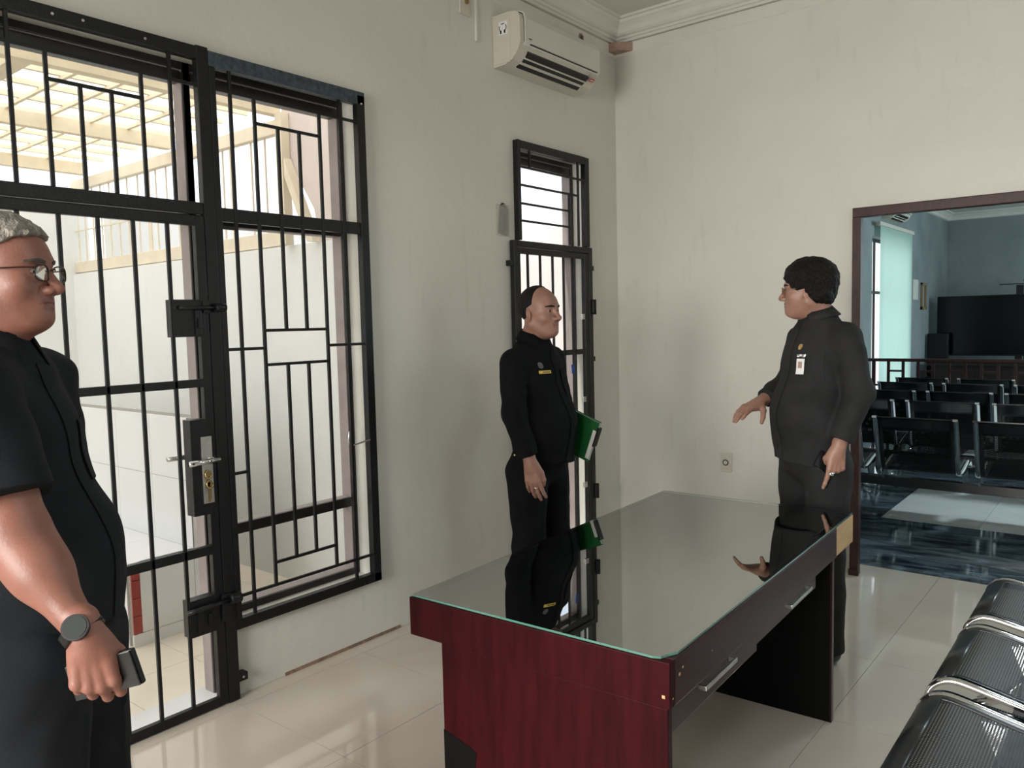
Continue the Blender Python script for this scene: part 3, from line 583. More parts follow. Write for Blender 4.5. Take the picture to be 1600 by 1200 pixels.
struct('trim_7', mat('brown_floor_stain', (.20, .13, .09), .8, var=.5, vscale=25), lambda bm: prism(bm, [(XL, 0), (XL+.006, 0), (XL+.002, .012), (XL, .014)], 'Y', 2.02, 2.72), label='dirty joint where the wall meets the floor')

# ------------------------------------------------------------------ table
TA = .0379; TC = Vector((-1.3075, 2.452, 0))
def TP(name, parent, m, fn, smooth=False, label=None):
    bm = bmesh.new(); fn(bm); me = bpy.data.meshes.new(name); bm.normal_update(); bm.to_mesh(me); bm.free()
    for k in (m if isinstance(m, (list, tuple)) else [m]): me.materials.append(k)
    if smooth:
        for p in me.polygons: p.use_smooth = True
    o = bpy.data.objects.new(name, me); COL.objects.link(o); o.parent = parent
    if label: o['label'] = label
    return o
table = empty('table', TC, 'dark red wooden table with two drawers in the middle of the room', 'table'); table.rotation_euler = (0, 0, TA)
def top(bm):
    box(bm, (-.418, -.848, .730), (.418, .845, .748), .002)
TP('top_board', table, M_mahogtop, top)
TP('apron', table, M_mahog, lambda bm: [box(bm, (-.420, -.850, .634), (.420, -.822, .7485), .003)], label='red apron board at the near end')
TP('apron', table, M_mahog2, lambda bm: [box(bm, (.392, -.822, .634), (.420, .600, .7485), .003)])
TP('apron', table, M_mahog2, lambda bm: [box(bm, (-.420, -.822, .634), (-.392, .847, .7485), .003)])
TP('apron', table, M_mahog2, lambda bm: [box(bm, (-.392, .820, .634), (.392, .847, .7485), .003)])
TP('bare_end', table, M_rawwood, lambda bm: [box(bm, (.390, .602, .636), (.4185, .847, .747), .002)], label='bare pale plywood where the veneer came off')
TP('end_panel', table, M_mahog, lambda bm: box(bm, (-.300, -.846, 0), (.412, -.820, .634), .003))
TP('end_panel', table, M_inner, lambda bm: box(bm, (-.300, .550, 0), (.410, .574, .634), .001), label='end panel, black on the inside')
TP('edge_strip', table, M_mahog2, lambda bm: box(bm, (.4105, .549, 0), (.418, .575, .634), .001))
TP('worn_patch', table, M_inner, lambda bm: prism(bm, [(-.3002, 0), (-.3002, .375), (-.20, .350), (-.178, .338), (-.184, .30), (-.176, .2), (-.185, .1), (-.180, 0)], 'Y', -.8472, -.8458), label='black patch of missing veneer')
d1 = TP('drawer', table, M_mahog2, lambda bm: [box(bm, (.10, -.822, .556), (.405, -.225, .634), .003)])
TP('handle', d1, M_steel, lambda bm: [box(bm, (.420, -.655, .606), (.428, -.440, .618), .002), box(bm, (.404, -.655, .606), (.424, -.645, .618), .001), box(bm, (.404, -.450, .606), (.424, -.440, .618), .001)], label='satin metal bar handle')
d2 = TP('drawer', table, M_mahog2, lambda bm: [box(bm, (.10, -.220, .572), (.402, .390, .634), .003)])
TP('handle', d2, M_steel, lambda bm: [box(bm, (.418, .042, .604), (.426, .270, .616), .002), box(bm, (.401, .042, .604), (.422, .052, .616), .001), box(bm, (.401, .260, .604), (.422, .270, .616), .001)], label='satin metal bar handle')
for a, z, w in ((-.80, .70, .009), (-.78, .712, .006), (-.835, .655, .005), (-.60, .69, .004)): TP('chip', table, M_rawwood, lambda bm: box(bm, (.4195, a, z), (.4207, a+w, z+w*.8)))
TP('chip', table, M_rawwood, lambda bm: box(bm, (.40, -.8508, .66), (.408, -.8495, .668)))
glass = empty('glass_sheet', (TC.x, TC.y, .749), 'clear glass sheet lying on the dark red table', 'glass sheet'); glass.rotation_euler = (0, 0, TA)
gp = [(-.414, -.843), (.375, -.846), (.392, -.838), (.402, -.812), (.414, -.790), (.416, .848), (-.416, .848)]
def gs(bm):
    vs = [bm.verts.new((x, y, .0065)) for x, y in gp]; bm.faces.new(vs)
TP('pane', glass, M_glasstop, gs)
def ge(bm):
    A = [bm.verts.new((x, y, 0.0005)) for x, y in gp]; B = [bm.verts.new((x, y, .0064)) for x, y in gp]
    for i in range(len(gp)): bm.faces.new((A[i], A[(i+1) % len(gp)], B[(i+1) % len(gp)], B[i]))
TP('edge', glass, M_glassedge, ge, label='green polished glass edge')

# ------------------------------------------------------------------ perforated steel benches
def curve_pts(ctrl, n=6):
    """Catmull-Rom"""
    p = [Vector((*c, 0)) for c in ctrl]; out = []
    for i in range(len(p)-1):
        a = p[max(i-1, 0)]; b = p[i]; c = p[i+1]; d = p[min(i+2, len(p)-1)]
        for k in range(n):
            t = k/n; out.append(.5*((2*b)+(c-a)*t+(2*a-5*b+4*c-d)*t*t+(-a+3*b-3*c+d)*t**3))
    out.append(p[-1]); return [(q.x, q.y) for q in out]
SEATP = curve_pts([(0, .385), (.006, .410), (.030, .437), (.068, .451), (.12, .446), (.25, .418), (.38, .392), (.435, .395), (.468, .43), (.50, .52), (.545, .66), (.59, .785), (.605, .812), (.625, .818)], 5)
def ribbon(bm, prof, y0, y1, th=0., uv=True, smooth=True):
    L = [0]
    for a, b in zip(prof, prof[1:]): L.append(L[-1]+math.hypot(b[0]-a[0], b[1]-a[1]))
    lay = bm.loops.layers.uv.verify() if uv else None
    A = [bm.verts.new((u, y0, z)) for u, z in prof]; B = [bm.verts.new((u, y1, z)) for u, z in prof]
    for i in range(len(prof)-1):
        f = bm.faces.new((A[i], A[i+1], B[i+1], B[i])); f.smooth = smooth
        if uv:
            for lp, q in zip(f.loops, ((L[i], y0), (L[i+1], y0), (L[i+1], y1), (L[i], y1))): lp[lay].uv = (q[1], q[0])
def offset(prof, d):
    o = []
    for i, (u, z) in enumerate(prof):
        a = prof[max(i-1, 0)]; b = prof[min(i+1, len(prof)-1)]; t = Vector((b[0]-a[0], b[1]-a[1])); t.normalize()
        o.append((u-t.y*d, z+t.x*d))
    return o
def strip_solid(bm, prof, y0, y1, d0, d1, bevel=True):
    A = offset(prof, d0); B = offset(prof, d1)
    rows = []
    for pr, y in ((A, y0), (B, y0), (B, y1), (A, y1)): rows.append([bm.verts.new((u, y, z)) for u, z in pr])
    n = len(prof)
    for r in range(4):
        a, b = rows[r], rows[(r+1) % 4]
        for i in range(n-1): bm.faces.new((a[i], b[i], b[i+1], a[i+1])).smooth = True
    for e in (0, n-1): bm.faces.new([rows[r][e] for r in range(4)])
    bmesh.ops.recalc_face_normals(bm, faces=bm.faces[:])
def mesh_of(name, fn, m):
    bm = bmesh.new(); fn(bm); me = bpy.data.meshes.new(name); bm.normal_update(); bm.to_mesh(me); bm.free()
    for k in (m if isinstance(m, (list, tuple)) else [m]): me.materials.append(k)
    return me
SWd = .54
me_mesh = mesh_of('seat_shell', lambda bm: ribbon(bm, SEATP, .050, SWd-.050), M_perf)
IN = SEATP[6:-6]
me_bord = mesh_of('shell_border', lambda bm: [strip_solid(bm, SEATP, .030, .056, -.004, .003), strip_solid(bm, SEATP, SWd-.056, SWd-.030, -.004, .003), strip_solid(bm, SEATP[:16], .030, SWd-.030, -.004, .0035), strip_solid(bm, SEATP[-14:], .030, SWd-.030, -.004, .0035)], M_benchblk)
me_arm = mesh_of('side_bar', lambda bm: strip_solid(bm, SEATP, 0, .030, -.010, .006), M_chrome)
me_brk = mesh_of('seat_bracket', lambda bm: [prism(bm, [(.16, .40), (.34, .38), (.30, .30), (.20, .30)], 'Y', 0, .012)], M_chrome)
def bench(origin, rz, n, label, cat='bench', group=None, legs=(0, 1)):
    e = empty('waiting_bench', origin, label, cat, group); e.rotation_euler = (0, 0, rz)
    def kid(me, name, parent, loc=(0, 0, 0)):
        o = bpy.data.objects.new(name, me); COL.objects.link(o); o.parent = parent; o.location = loc; return o
    for k in range(n):
        s0 = kid(me_mesh, 'seat', e, (0, k*.627, 0))
        kid(me_bord, 'seat_border', s0); kid(me_arm, 'side_bar', s0); kid(me_arm, 'side_bar', s0, (0, SWd-.030, 0))
        kid(me_brk, 'seat_bracket', s0, (0, .0, 0)); kid(me_brk, 'seat_bracket', s0, (0, SWd-.012, 0))
    Lb = (n-1)*.627+SWd
    TP('beam', e, M_benchblk, lambda bm: box(bm, (.20, -.03, .235), (.28, Lb+.03, .305), .004))
    for f in legs:
        y = .30 if f == 0 else Lb-.30
        TP('leg', e, M_chrome, lambda bm: [tube(bm, [(.02, y, .03), (.10, y, .07), (.24, y, .24)], .02, 10), tube(bm, [(.24, y, .24), (.40, y, .07), (.50, y, .03)], .02, 10), tube(bm, [(.02, y, 0), (.02, y, .03)], .025, 10), tube(bm, [(.50, y, 0), (.50, y, .03)], .025, 10)], True)
    return e
bench((-.505, 3.766-.54-.627*3, 0), 0, 4, 'black perforated steel waiting bench beside the dark red table at the lower right')
RN = ['nearest row', 'second row', 'third row', 'fourth row', 'row farthest back']
for k, (y, xs, n) in enumerate(((6.20, -1.574, 6), (7.46, -1.63, 6), (8.43, -1.663, 6), (9.45, -1.711, 6), (10.16, -1.69, 6))):
    # benches face away from the camera: local +x points to -Y, local +y to +X
    b = bench((xs-.65-.02, y+.61, 0), -PI/2, n, 'black perforated steel bench in the courtroom, '+RN[k]+' from the doorway', group='benches in rows in the courtroom')
    b.scale = (1, .65/.627, .985)

# ------------------------------------------------------------------ smooth implicit surfaces for the people
def A3(p): return np.array(p, dtype=np.float32)
def smin(a, b, k): 
    h = np.clip(.5+.5*(b-a)/k, 0, 1); return b*(1-h)+a*h-k*h*(1-h)
def smax(a, b, k): return -smin(-a, -b, k)
def cone(p, a, b, ra, rb, flat_end=False):
    a, b = A3(a), A3(b); ab = b-a; L2 = float(ab@ab); q = p-a
    t = (q@ab)/L2; tc = np.clip(t, 0, 1); d = np.linalg.norm(q-tc[:, None]*ab, axis=1)-(ra+(rb-ra)*tc)
    if flat_end: d = np.maximum(d, (t-1)*math.sqrt(L2))
    return d
def ball(p, c, r): return np.linalg.norm(p-A3(c), axis=1)-r
def ell(p, c, r, R=None):
    q = p-A3(c)
    if R is not None: q = q@R
    r = A3(r); k0 = np.linalg.norm(q/r, axis=1); k1 = np.linalg.norm(q/(r*r), axis=1)+1e-9
    return k0*(k0-1)/k1
def rotm(axis, ang):
    return np.array(Matrix.Rotation(ang, 3, axis), dtype=np.float32)
def wob(p, f, amp, seed=0.):
    x, y, z = p[:, 0]*f, p[:, 1]*f, p[:, 2]*f
    return amp*(np.sin(x+1.7*np.sin(z*.8+seed)+seed)*np.sin(z*.9+1.3*np.sin(y*1.1+seed*2))+.6*np.sin(y*1.4-z*1.1+2*np.sin(x*.7+seed)))
def polygonize(fn, lo, hi, h, B=8):
    lo = np.array(lo, np.float32); hi = np.array(hi, np.float32)
    nb = np.ceil((hi-lo)/(h*B)).astype(int)+1
    g = [lo[i]+(np.arange(nb[i])*B+(B-1)/2)*h for i in range(3)]
    cx = np.stack(np.meshgrid(*g, indexing='ij'), -1).reshape(-1, 3).astype(np.float32)
    d = fn(cx)
    keep = np.abs(d) < B*h*1.25+.004
    V = np.repeat(np.repeat(np.repeat(d.reshape(nb), B, 0), B, 1), B, 2).astype(np.float32)
    o = np.stack(np.meshgrid(*[np.arange(B)]*3, indexing='ij'), -1).reshape(-1, 3)
    kb = np.argwhere(keep.reshape(nb))
    for s in range(0, len(kb), 400):
        idx = (kb[s:s+400, None, :]*B+o[None]).reshape(-1, 3)
        V[idx[:, 0], idx[:, 1], idx[:, 2]] = fn((lo+idx*h).astype(np.float32))
    S = V < 0
    c = np.zeros(np.array(V.shape)-1, np.uint8)
    sl = (slice(0, -1), slice(1, None))
    for i in range(2):
        for j in range(2):
            for k in range(2): c += S[sl[i], sl[j], sl[k]]
    act = (c > 0) & (c < 8); ids = np.argwhere(act); im = np.full(c.shape, -1, np.int32); im[act] = np.arange(len(ids))
    acc = np.zeros((len(ids), 3)); cnt = np.zeros(len(ids))
    cor = [(i, j, k) for i in range(2) for j in range(2) for k in range(2)]
    val = {q: V[ids[:, 0]+q[0], ids[:, 1]+q[1], ids[:, 2]+q[2]] for q in cor}
    for a in cor:
        for ax in range(3):
            if a[ax] == 0:
                b = list(a); b[ax] = 1; b = tuple(b); va, vb = val[a], val[b]; m = (va < 0) != (vb < 0)
                t = np.where(m, va/np.where(m, va-vb, 1), 0)
                pt = np.array(a, float)[None]+np.zeros((len(ids), 3)); pt[:, ax] += t
                acc[m] += pt[m]; cnt[m] += 1
    P_ = lo+(ids+acc/cnt[:, None])*h
    quads = []
    for ax in range(3):
        s0 = [slice(None)]*3; s1 = [slice(None)]*3; s0[ax] = slice(0, -1); s1[ax] = slice(1, None)
        a, b = S[tuple(s0)], S[tuple(s1)]; e = np.argwhere(a != b)
        u, v = (ax+1) % 3, (ax+2) % 3
        ok = (e[:, u] > 0) & (e[:, v] > 0) & (e[:, u] < c.shape[u]) & (e[:, v] < c.shape[v]); e = e[ok]
        def cell(du, dv):
            q = e.copy(); q[:, u] -= du; q[:, v] -= dv; return im[q[:, 0], q[:, 1], q[:, 2]]
        q = np.stack([cell(1, 1), cell(0, 1), cell(0, 0), cell(1, 0)], 1)
        fl = ~a[e[:, 0], e[:, 1], e[:, 2]]; q[fl] = q[fl][:, ::-1]; quads.append(q)
    return P_, np.concatenate(quads)
def sdf_obj(name, parent, m, fn, lo, hi, h, tint=None, label=None):
    Vt, Q = polygonize(fn, lo, hi, h)
    me = bpy.data.meshes.new(name); me.vertices.add(len(Vt)); me.vertices.foreach_set('co', Vt.astype(np.float32).ravel())
    me.loops.add(len(Q)*4); me.polygons.add(len(Q)); me.loops.foreach_set('vertex_index', Q.astype(np.int32).ravel())
    me.polygons.foreach_set('loop_start', np.arange(0, len(Q)*4, 4, dtype=np.int32))
    try: me.polygons.foreach_set('loop_total', np.full(len(Q), 4, np.int32))
    except Exception: pass
    me.polygons.foreach_set('use_smooth', np.ones(len(Q), bool)); me.update(); me.validate()
    if tint is not None:
        at = me.attributes.new('tint', 'FLOAT', 'POINT'); at.data.foreach_set('value', tint(Vt.astype(np.float32)).astype(np.float32))
    me.materials.append(m)
    o = bpy.data.objects.new(name, me); COL.objects.link(o); o.parent = parent
    if label: o['label'] = label
    return o
def joints_cones(p, pts, rs, k=.02, flat_end=False):
    d = None
    for i in range(len(pts)-1):
        c = cone(p, pts[i], pts[i+1], rs[i], rs[i+1], flat_end and i == len(pts)-2)
        d = c if d is None else smin(d, c, k)
    return d

# ---- head in its own frame: x forward, y left, z up, eyes at z=0
def head_sdf(p, jowl=0., fat=0.):
    d = ell(p, (-.018, 0, .033), (.098, .076+fat*.3, .088))
    d = smin(d, ell(p, (.022, 0, -.035), (.064, .064+fat, .078)), .03)
    d = smin(d, ell(p, (.036, 0, .024), (.048, .056, .050)), .03)                      # forehead
    for s in (-1, 1):
        d = smin(d, cone(p, (-.015, s*(.052+fat), -.055), (.056, s*.018, -.094), .020+fat, .018), .025)
        d = smin(d, ell(p, (.050, s*.040, -.030), (.026, .022+fat, .024)), .02)             # cheeks
    d = smin(d, ell(p, (.074, 0, -.097), (.018, .022, .017)), .018)                                # chin
    d = smin(d, ell(p, (.060, 0, -.064), (.032, .032, .032)), .02)                    # muzzle
    d = smin(d, cone(p, (.074, -.030, .022), (.080, 0, .018), .009, .009), .014)
    d = smin(d, cone(p, (.080, 0, .018), (.074, .030, .022), .009, .009), .014)
    for s in (-1, 1): d = smax(d, -ell(p, (.094, s*.031, .002), (.019, .020, .013)), .014)   # sockets
    for s in (-1, 1):
        e = ball(p, (.068, s*.031, 0), .0150); e = smax(e, -ell(p, (.084, s*.031, -.0005), (.016, .0145, .0046)), .0015)
        d = smin(d, e, .006)
    d = smin(d, cone(p, (.080, 0, .012), (.107, 0, -.032), .0078, .0105), .010)       # nose
    d = smin(d, ball(p, (.108, 0, -.035), .0118), .006)
    for s in (-1, 1):
        d = smin(d, ell(p, (.095, s*.0145, -.039), (.013, .0085, .0095)), .006)
        d = smax(d, -ell(p, (.099, s*.0065, -.046), (.006, .0032, .004)), .003)
    for s in (-1, 1):
        d = smin(d, cone(p, (.0885, 0, -.0605), (.0765, s*.024, -.0655), .0058, .0036), .006)
        d = smin(d, cone(p, (.0865, 0, -.0740), (.0755, s*.022, -.0680), .0068, .0040), .006)
        d = smax(d, -cone(p, (.098, 0, -.0672), (.082, s*.023, -.0662), .0026, .0014), .003)
    for s in (-1, 1):                                                                 # ears
        R = rotm('Z', s*.35)@rotm('Y', -.18)
        e = ell(p, (-.012, s*(.077+fat*.4), -.012), (.017, .0075, .032), R)
        e = smax(e, -ell(p, (-.008, s*(.086+fat*.4), -.008), (.009, .006, .018), R), .004)
        e = smin(e, ell(p, (-.006, s*(.073+fat*.4), -.036), (.008, .006, .010)), .006)
        d = smin(d, e, .006)
    if jowl: d = smin(d, ell(p, (.025, 0, -.098), (.045, .045, .026+jowl)), .03)
    return d
def head_tint(p):
    t = np.zeros(len(p))
    lip = np.minimum(ell(p, (.090, 0, -.0605), (.012, .023, .0055)), ell(p, (.088, 0, -.0735), (.012, .021, .0065)))
    t = np.maximum(t, np.clip(1-lip/.003, 0, 1)*.75)
    return t
# ---- a hand: returns list of (pts, radii) from wrist point, finger direction, back-of-hand normal, thumb side
def hand_parts(side, curls, thumb, spread=1., size=1.):
    """local frame: x to the fingertips, y to the thumb side, z out of the back of the hand"""
    out = []
    base = [(.088, .030), (.092, .0105), (.087, -.0095), (.078, -.028)]
    L = [(.040, .025, .020), (.045, .028, .021), (.041, .026, .020), (.032, .020, .018)]
    for i in range(4):
        bx, by = base[i]; ang = (.14, .03, -.06, -.17)[i]*spread
        pts = [Vector((.005, by*.55, 0)), Vector((bx, by, .002))]; rs = [.016, .0115]
        a = 0; p = pts[-1].copy()
        for j in range(3):
            a += curls[i][j]
            d = Vector((math.cos(a)*math.cos(ang), math.cos(a)*math.sin(ang), -math.sin(a)))
            p = p+d*L[i][j]; pts.append(p.copy()); rs.append((.0092, .0083, .0070)[j]*(1 if i < 3 else .88))
        out.append((pts, rs))
    tp = [Vector((.012, .020, -.004))]; tr = [.018]
    for q, r in zip(thumb, (.0135, .0108, .0088)): tp.append(Vector(q)); tr.append(r)
    out.append((tp, tr))
    return [([v*size for v in p], [r*size for r in rr]) for p, rr in out]
def hand_sdf(p, wrist, fdir, back, parts, size=1.):
    X = Vector(fdir).normalized(); Z = Vector(back); Z = (Z-X*Z.dot(X)).normalized(); Yv = Z.cross(X)
    # parts y is the thumb side; the caller flips it through the 'flip' sign stored in size<0
    R = np.array([X, Yv, Z], dtype=np.float32)          # rows
    q = (p-A3(wrist))@R.T
    if size < 0: q = q*np.array([1, -1, 1], np.float32)
    near = np.linalg.norm(q, axis=1) < .26
    d = np.linalg.norm(q, axis=1)-.20
    if near.any():
        qq = q[near]; e = None
        palm = ell(qq, (.050, .002, -.003), (.052, .040, .015))
        palm = smin(palm, ell(qq, (.035, .022, -.008), (.034, .018, .015)), .012)
        fingers = None
        for pts, rs in parts:
            c = joints_cones(qq, pts, rs, .005)
            fingers = c if fingers is None else smin(fingers, c, .0035)
        e = smin(palm, fingers, .010)
        e = smin(e, cone(qq, (-.03, 0, 0), (.02, 0, 0), .026, .024), .02)
        d[near] = e
    return d

def person(name, loc, yaw, label, P_):
    """P_: dict of pose, build and clothing, all in metres in a frame with x forward, y to the person's left"""
    root = empty(name, (loc[0], loc[1], 0), label, 'person'); root.rotation_euler = (0, 0, yaw)
    hp = A3(P_['head']); hs = P_['hs']; HR = rotm('Z', P_['hyaw'])@rotm('Y', P_.get('hpitch', 0))
    def toh(p): return ((p-hp)@HR)/hs
    def hw(q): return Vector((hp+HR@(A3(q)*hs)).tolist())
    def headf(p):
        q = toh(p); r = np.linalg.norm(q-A3((0, 0, 0)), axis=1); d = r-.15; m = r < .24
        if m.any(): d[m] = head_sdf(q[m], P_.get('jowl', 0), P_.get('fat', 0))
        return d*hs
    nb = P_['neck']; nt = hp+HR@(A3((-.03, 0, -.07))*hs); nr = P_.get('neck_r', .058)
    tz = P_['tz']; ch, be, hi_ = P_['chest'], P_['belly'], P_['hips']
    ctr = P_.get('cx', 0)
    arms = P_['arms']
    def body(p):
        d = headf(p)
        d = smin(d, cone(p, nt, nb, nr, nr*1.08), .03)
        t = ell(p, (ch[0], 0, ch[1]), A3(ch[2:])-.022)
        t = smin(t, ell(p, (be[0], 0, be[1]), A3(be[2:])-.022), .06)
        t = smin(t, ell(p, (hi_[0], 0, hi_[1]), A3(hi_[2:])-.022), .05)
        d = smin(d, t, .04)
        d = smin(d, cone(p, arms[0]['sh'], arms[1]['sh'], .045, .045), .05)
        for a in arms:
            r = a['r']
            d = smin(d, joints_cones(p, [a['sh'], a['el'], a['wr']], [r[0]-.012, r[1]-.008, .025], .03), .03)
            if a.get('fore'): d = smin(d, ell(p, (A3(a['el'])*.68+A3(a['wr'])*.32), (.042, .042, .042)), .05)
            d = smin(d, hand_sdf(p, a['wr'], a['fd'], a['bk'], a['parts'], a['flip']), .012)
        return d
    allp = [hp+A3((0, 0, .16)), hp-A3((.14, .14, .1)), hp+A3((.14, .14, 0)), A3((be[0]-be[2]-.03, -be[3]-.03, hi_[1]-hi_[4])), A3((be[0]+be[2]+.03, be[3]+.03, 1.2))]
    for a in arms:
        allp += [A3(a['wr'])+A3(Vector(a['fd']).normalized()*.2), A3(a['wr'])+.06, A3(a['wr'])-.06, A3(a['el'])+.07, A3(a['el'])-.07, A3(a['sh'])+.08, A3(a['sh'])-.08]
    allp = np.array(allp); lo, hi = allp.min(0)-.03, allp.max(0)+.03
    bo = sdf_obj('body', root, P_['skin'], body, lo, hi, P_['res'], lambda v: head_tint(toh(v)))
    # ---------------- shirt
    hem = P_['hem']; cl = .0
    def shirt(p):
        t = ell(p, (ch[0], 0, ch[1]), ch[2:])
        t = smin(t, ell(p, (be[0], 0, be[1]), be[2:]), .07)
        w = A3((1, be[2]/be[3]*1.0, 1))
        q = p*w
        sk = cone(q, (be[0]-.005, 0, be[1]), (hi_[0]+.003, 0, hem-.25), be[2]*.96, P_.get('flare', be[2]))
        t = smin(t, sk, .05)
        t = smax(t, hem-p[:, 2]+.006*np.sin(p[:, 1]*22+p[:, 0]*15), .006)
        d = t
        for a in arms: d = smin(d, cone(p, A3(nb)-A3((.0, 0, .055)), A3(a['sh'])*A3((1, .92, 1))-A3((0, 0, .004)), .066, a['r'][0]*.92), .06)
        d = smin(d, cone(p, A3(nb)-A3((0, 0, .012)), A3(nb)-A3((0, 0, .06)), nr+.010, nr+.04), .035)
        d = d+wob(p, 26, .0022, 1.)+wob(p, 11, .0040, 2.)*np.clip((1.35-p[:, 2])*3, 0.2, 1)
        for a in arms:
            r = a['r']; en = a['cuff']
            if len(en) == 2: s = joints_cones(p, [a['sh'], a['el'], en[0]], [r[0], r[1], en[1]], .02, True)
            else: s = cone(p, a['sh'], en[0], r[0], en[1], True) if False else joints_cones(p, [a['sh'], en[0]], [r[0], en[1]], .02, True)
            s = s+wob(p, 38, .0020, 3.)+wob(p, 20, .0028, 5.)
            d = smin(d, s, .022)
        cut = cone(p, nt, A3(nb)-A3((0, 0, .0)), nr-.004, nr+.001)     # neck opening
        return smax(d, -cut, .006)
    sh = sdf_obj('shirt', root, P_['cloth'], shirt, lo-.03, hi+.03, P_.get('cres', .005))
    # hand cut: shirt lies outside of hands only where sleeves reach
    # ---------------- trousers
    legs = P_['legs']
    def trous(p):
        d = ell(p, (hi_[0], 0, hi_[1]), A3(hi_[2:])-.008)
        for L in legs:
            d = smin(d, joints_cones(p, [L['hip'], L['kn'], L['an']], [L['r'][0], L['r'][1], L['r'][2]], .03, True), .025)
        d = d+wob(p, 30, .002, 2.)+wob(p, 9, .004, .5)
        for L in legs:     # pressed crease at the front
            c = cone(p, A3(L['hip'])+A3((L['r'][0]-.004, 0, -.1)), A3(L['an'])+A3((L['r'][2]-.002, 0, 0)), .004, .004); d = smin(d, c, .012)
        return smax(d, p[:, 2]-(hem+.12), .01)
    lg = np.array([L[k] for L in legs for k in ('hip', 'kn', 'an')])
    l2 = np.minimum(lg.min(0)-.13, (hi_[0]-hi_[2]-.03, -hi_[3]-.03, .03)); h2 = np.maximum(lg.max(0)+.13, (hi_[0]+hi_[2]+.03, hi_[3]+.03, hem+.14))
    l2[2] = .03
    sdf_obj('trousers', root, P_.get('cloth2', P_['cloth']), trous, l2, h2, .0075)
    for L in legs:
        an = L['an']
        sdf_obj('shoe', root, M_shoe, lambda p: np.maximum(smin(ell(p, (an[0]+.10, an[1], .03), (.13, .045, .045)), ell(p, (an[0]+.0, an[1], .05), (.06, .042, .055)), .03), -p[:, 2]+.002), (an[0]-.08, an[1]-.07, -.01), (an[0]+.26, an[1]+.07, .13), .007)
    # ---------------- eyes
    for s in (-1, 1):
        e = TP('eye', bo, M_eyew, lambda bm: bmesh.ops.create_uvsphere(bm, u_segments=16, v_segments=10, radius=.0132*hs, matrix=Matrix.Translation(hw((.068, s*.031, 0)))), True)
        fw = (hw((.08, s*.031, -.001))-hw((.066, s*.031, 0))).normalized()
        TP('iris', e, M_iris, lambda bm: bmesh.ops.create_uvsphere(bm, u_segments=12, v_segments=8, radius=.0078*hs, matrix=Matrix.Translation(hw((.0752, s*.031, -.0005)))), True)
    # ---------------- projection of flat items on a surface
    def ray(fn, o, dr, far=.5):
        o = np.array(o, np.float32); dr = A3(dr); dr /= np.linalg.norm(dr); t = np.zeros(len(o), np.float32)
        for _ in range(40): t += np.clip(fn((o+t[:, None]*dr).astype(np.float32)), -.02, .03)*.8
        return o+t[:, None]*dr
    def patch(name, parent, m, fn, c, u, v, dr, nu, nv, thick, label=None, shape=None, lift=.0015):
        """grid of points c+u*s+v*t, s,t in -1..1, thrown along dr on the surface fn"""
        c, u, v, dr = (Vector(k) for k in (c, u, v, dr)); pts = []
        for j in range(nv+1):
            for i in range(nu+1):
                s, t = -1+2*i/nu, -1+2*j/nv
                if shape: s, t = shape(s, t)
                pts.append(c+u*s+v*t)
        q = ray(fn, pts, dr); n = -dr.normalized()
        bm = bmesh.new(); vs = [bm.verts.new(Vector(k.tolist())+n*lift) for k in q]
        fs = [bm.faces.new((vs[j*(nu+1)+i], vs[j*(nu+1)+i+1], vs[(j+1)*(nu+1)+i+1], vs[(j+1)*(nu+1)+i])) for j in range(nv) for i in range(nu)]
        r = bmesh.ops.extrude_face_region(bm, geom=fs); bmesh.ops.translate(bm, vec=n*thick, verts=[k for k in r['geom'] if isinstance(k, bmesh.types.BMVert)])
        bmesh.ops.recalc_face_normals(bm, faces=bm.faces[:])
        me = bpy.data.meshes.new(name); bm.to_mesh(me); bm.free(); me.materials.append(m)
        o = bpy.data.objects.new(name, me); COL.objects.link(o); o.parent = parent
        if label: o['label'] = label
        return o
    # eyebrows
    for s in (-1, 1):
        patch('eyebrow', bo, P_.get('browm', P_['hairm']), headf, hw((.13, s*.033, .0215)), (hw((0, .020*s, 0))-hw((0, 0, 0))), hw((0, 0, .0048))-hw((0, 0, 0)), hw((-1, 0, 0))-hw((0, 0, 0)), 8, 2, .0022,
              shape=lambda a, b: (a, b*(1-.5*abs(a+.1))-.55*(a*a)+.1), lift=0)
    # hair
    hf = P_['hair']
    def hair(p):
        q = toh(p); r = np.linalg.norm(q, axis=1); d = (r-.17)
        m = r < .25
        if m.any(): d[m] = hf(q[m])
        return d*hs
    hc = hp
    sdf_obj('hair', bo, P_['hairm'], hair, hc-.17, hc+.19, P_.get('hres', .0035))
    # collar
    def collar(bm):
        n = 40; gap = P_.get('gap', .35)
        up = (Vector(nt.tolist())-Vector(nb)).normalized(); c0 = Vector(nb)+Vector((0, 0, .0)); rows = []
        for i in range(n+1):
            f = gap+(2*PI-2*gap)*i/n; fr = (1+math.cos(f))/2     # 1 at the front
            dirv = Vector((math.cos(f), math.sin(f), 0))
            tip = max(0, 1-min(i, n-i)/7)
            R1 = nr+.002; top_ = c0+up*(.048-.038*fr)+dirv*(R1+.004); inn = c0+up*(-.01-.02*fr)+dirv*(R1+.010)
            mid = c0+up*(.052-.038*fr)+dirv*(R1+.009)
            outp = c0+up*(.006-.030*fr-.032*tip)+dirv*(R1+.028+.016*fr+.008*tip)
            rows.append([bm.verts.new(k) for k in (inn, top_, mid, outp)])
        for a, b in zip(rows, rows[1:]):
            for k in range(3): bm.faces.new((a[k], b[k], b[k+1], a[k+1])).smooth = True
        bmesh.ops.recalc_face_normals(bm, faces=bm.faces[:]); bmesh.ops.solidify(bm, geom=bm.faces[:], thickness=.003)
    TP('collar', sh, P_['cloth'], collar, True)
    return dict(root=root, body=bo, shirt=sh, shirtf=shirt, bodyf=body, headf=headf, hw=hw, patch=patch)

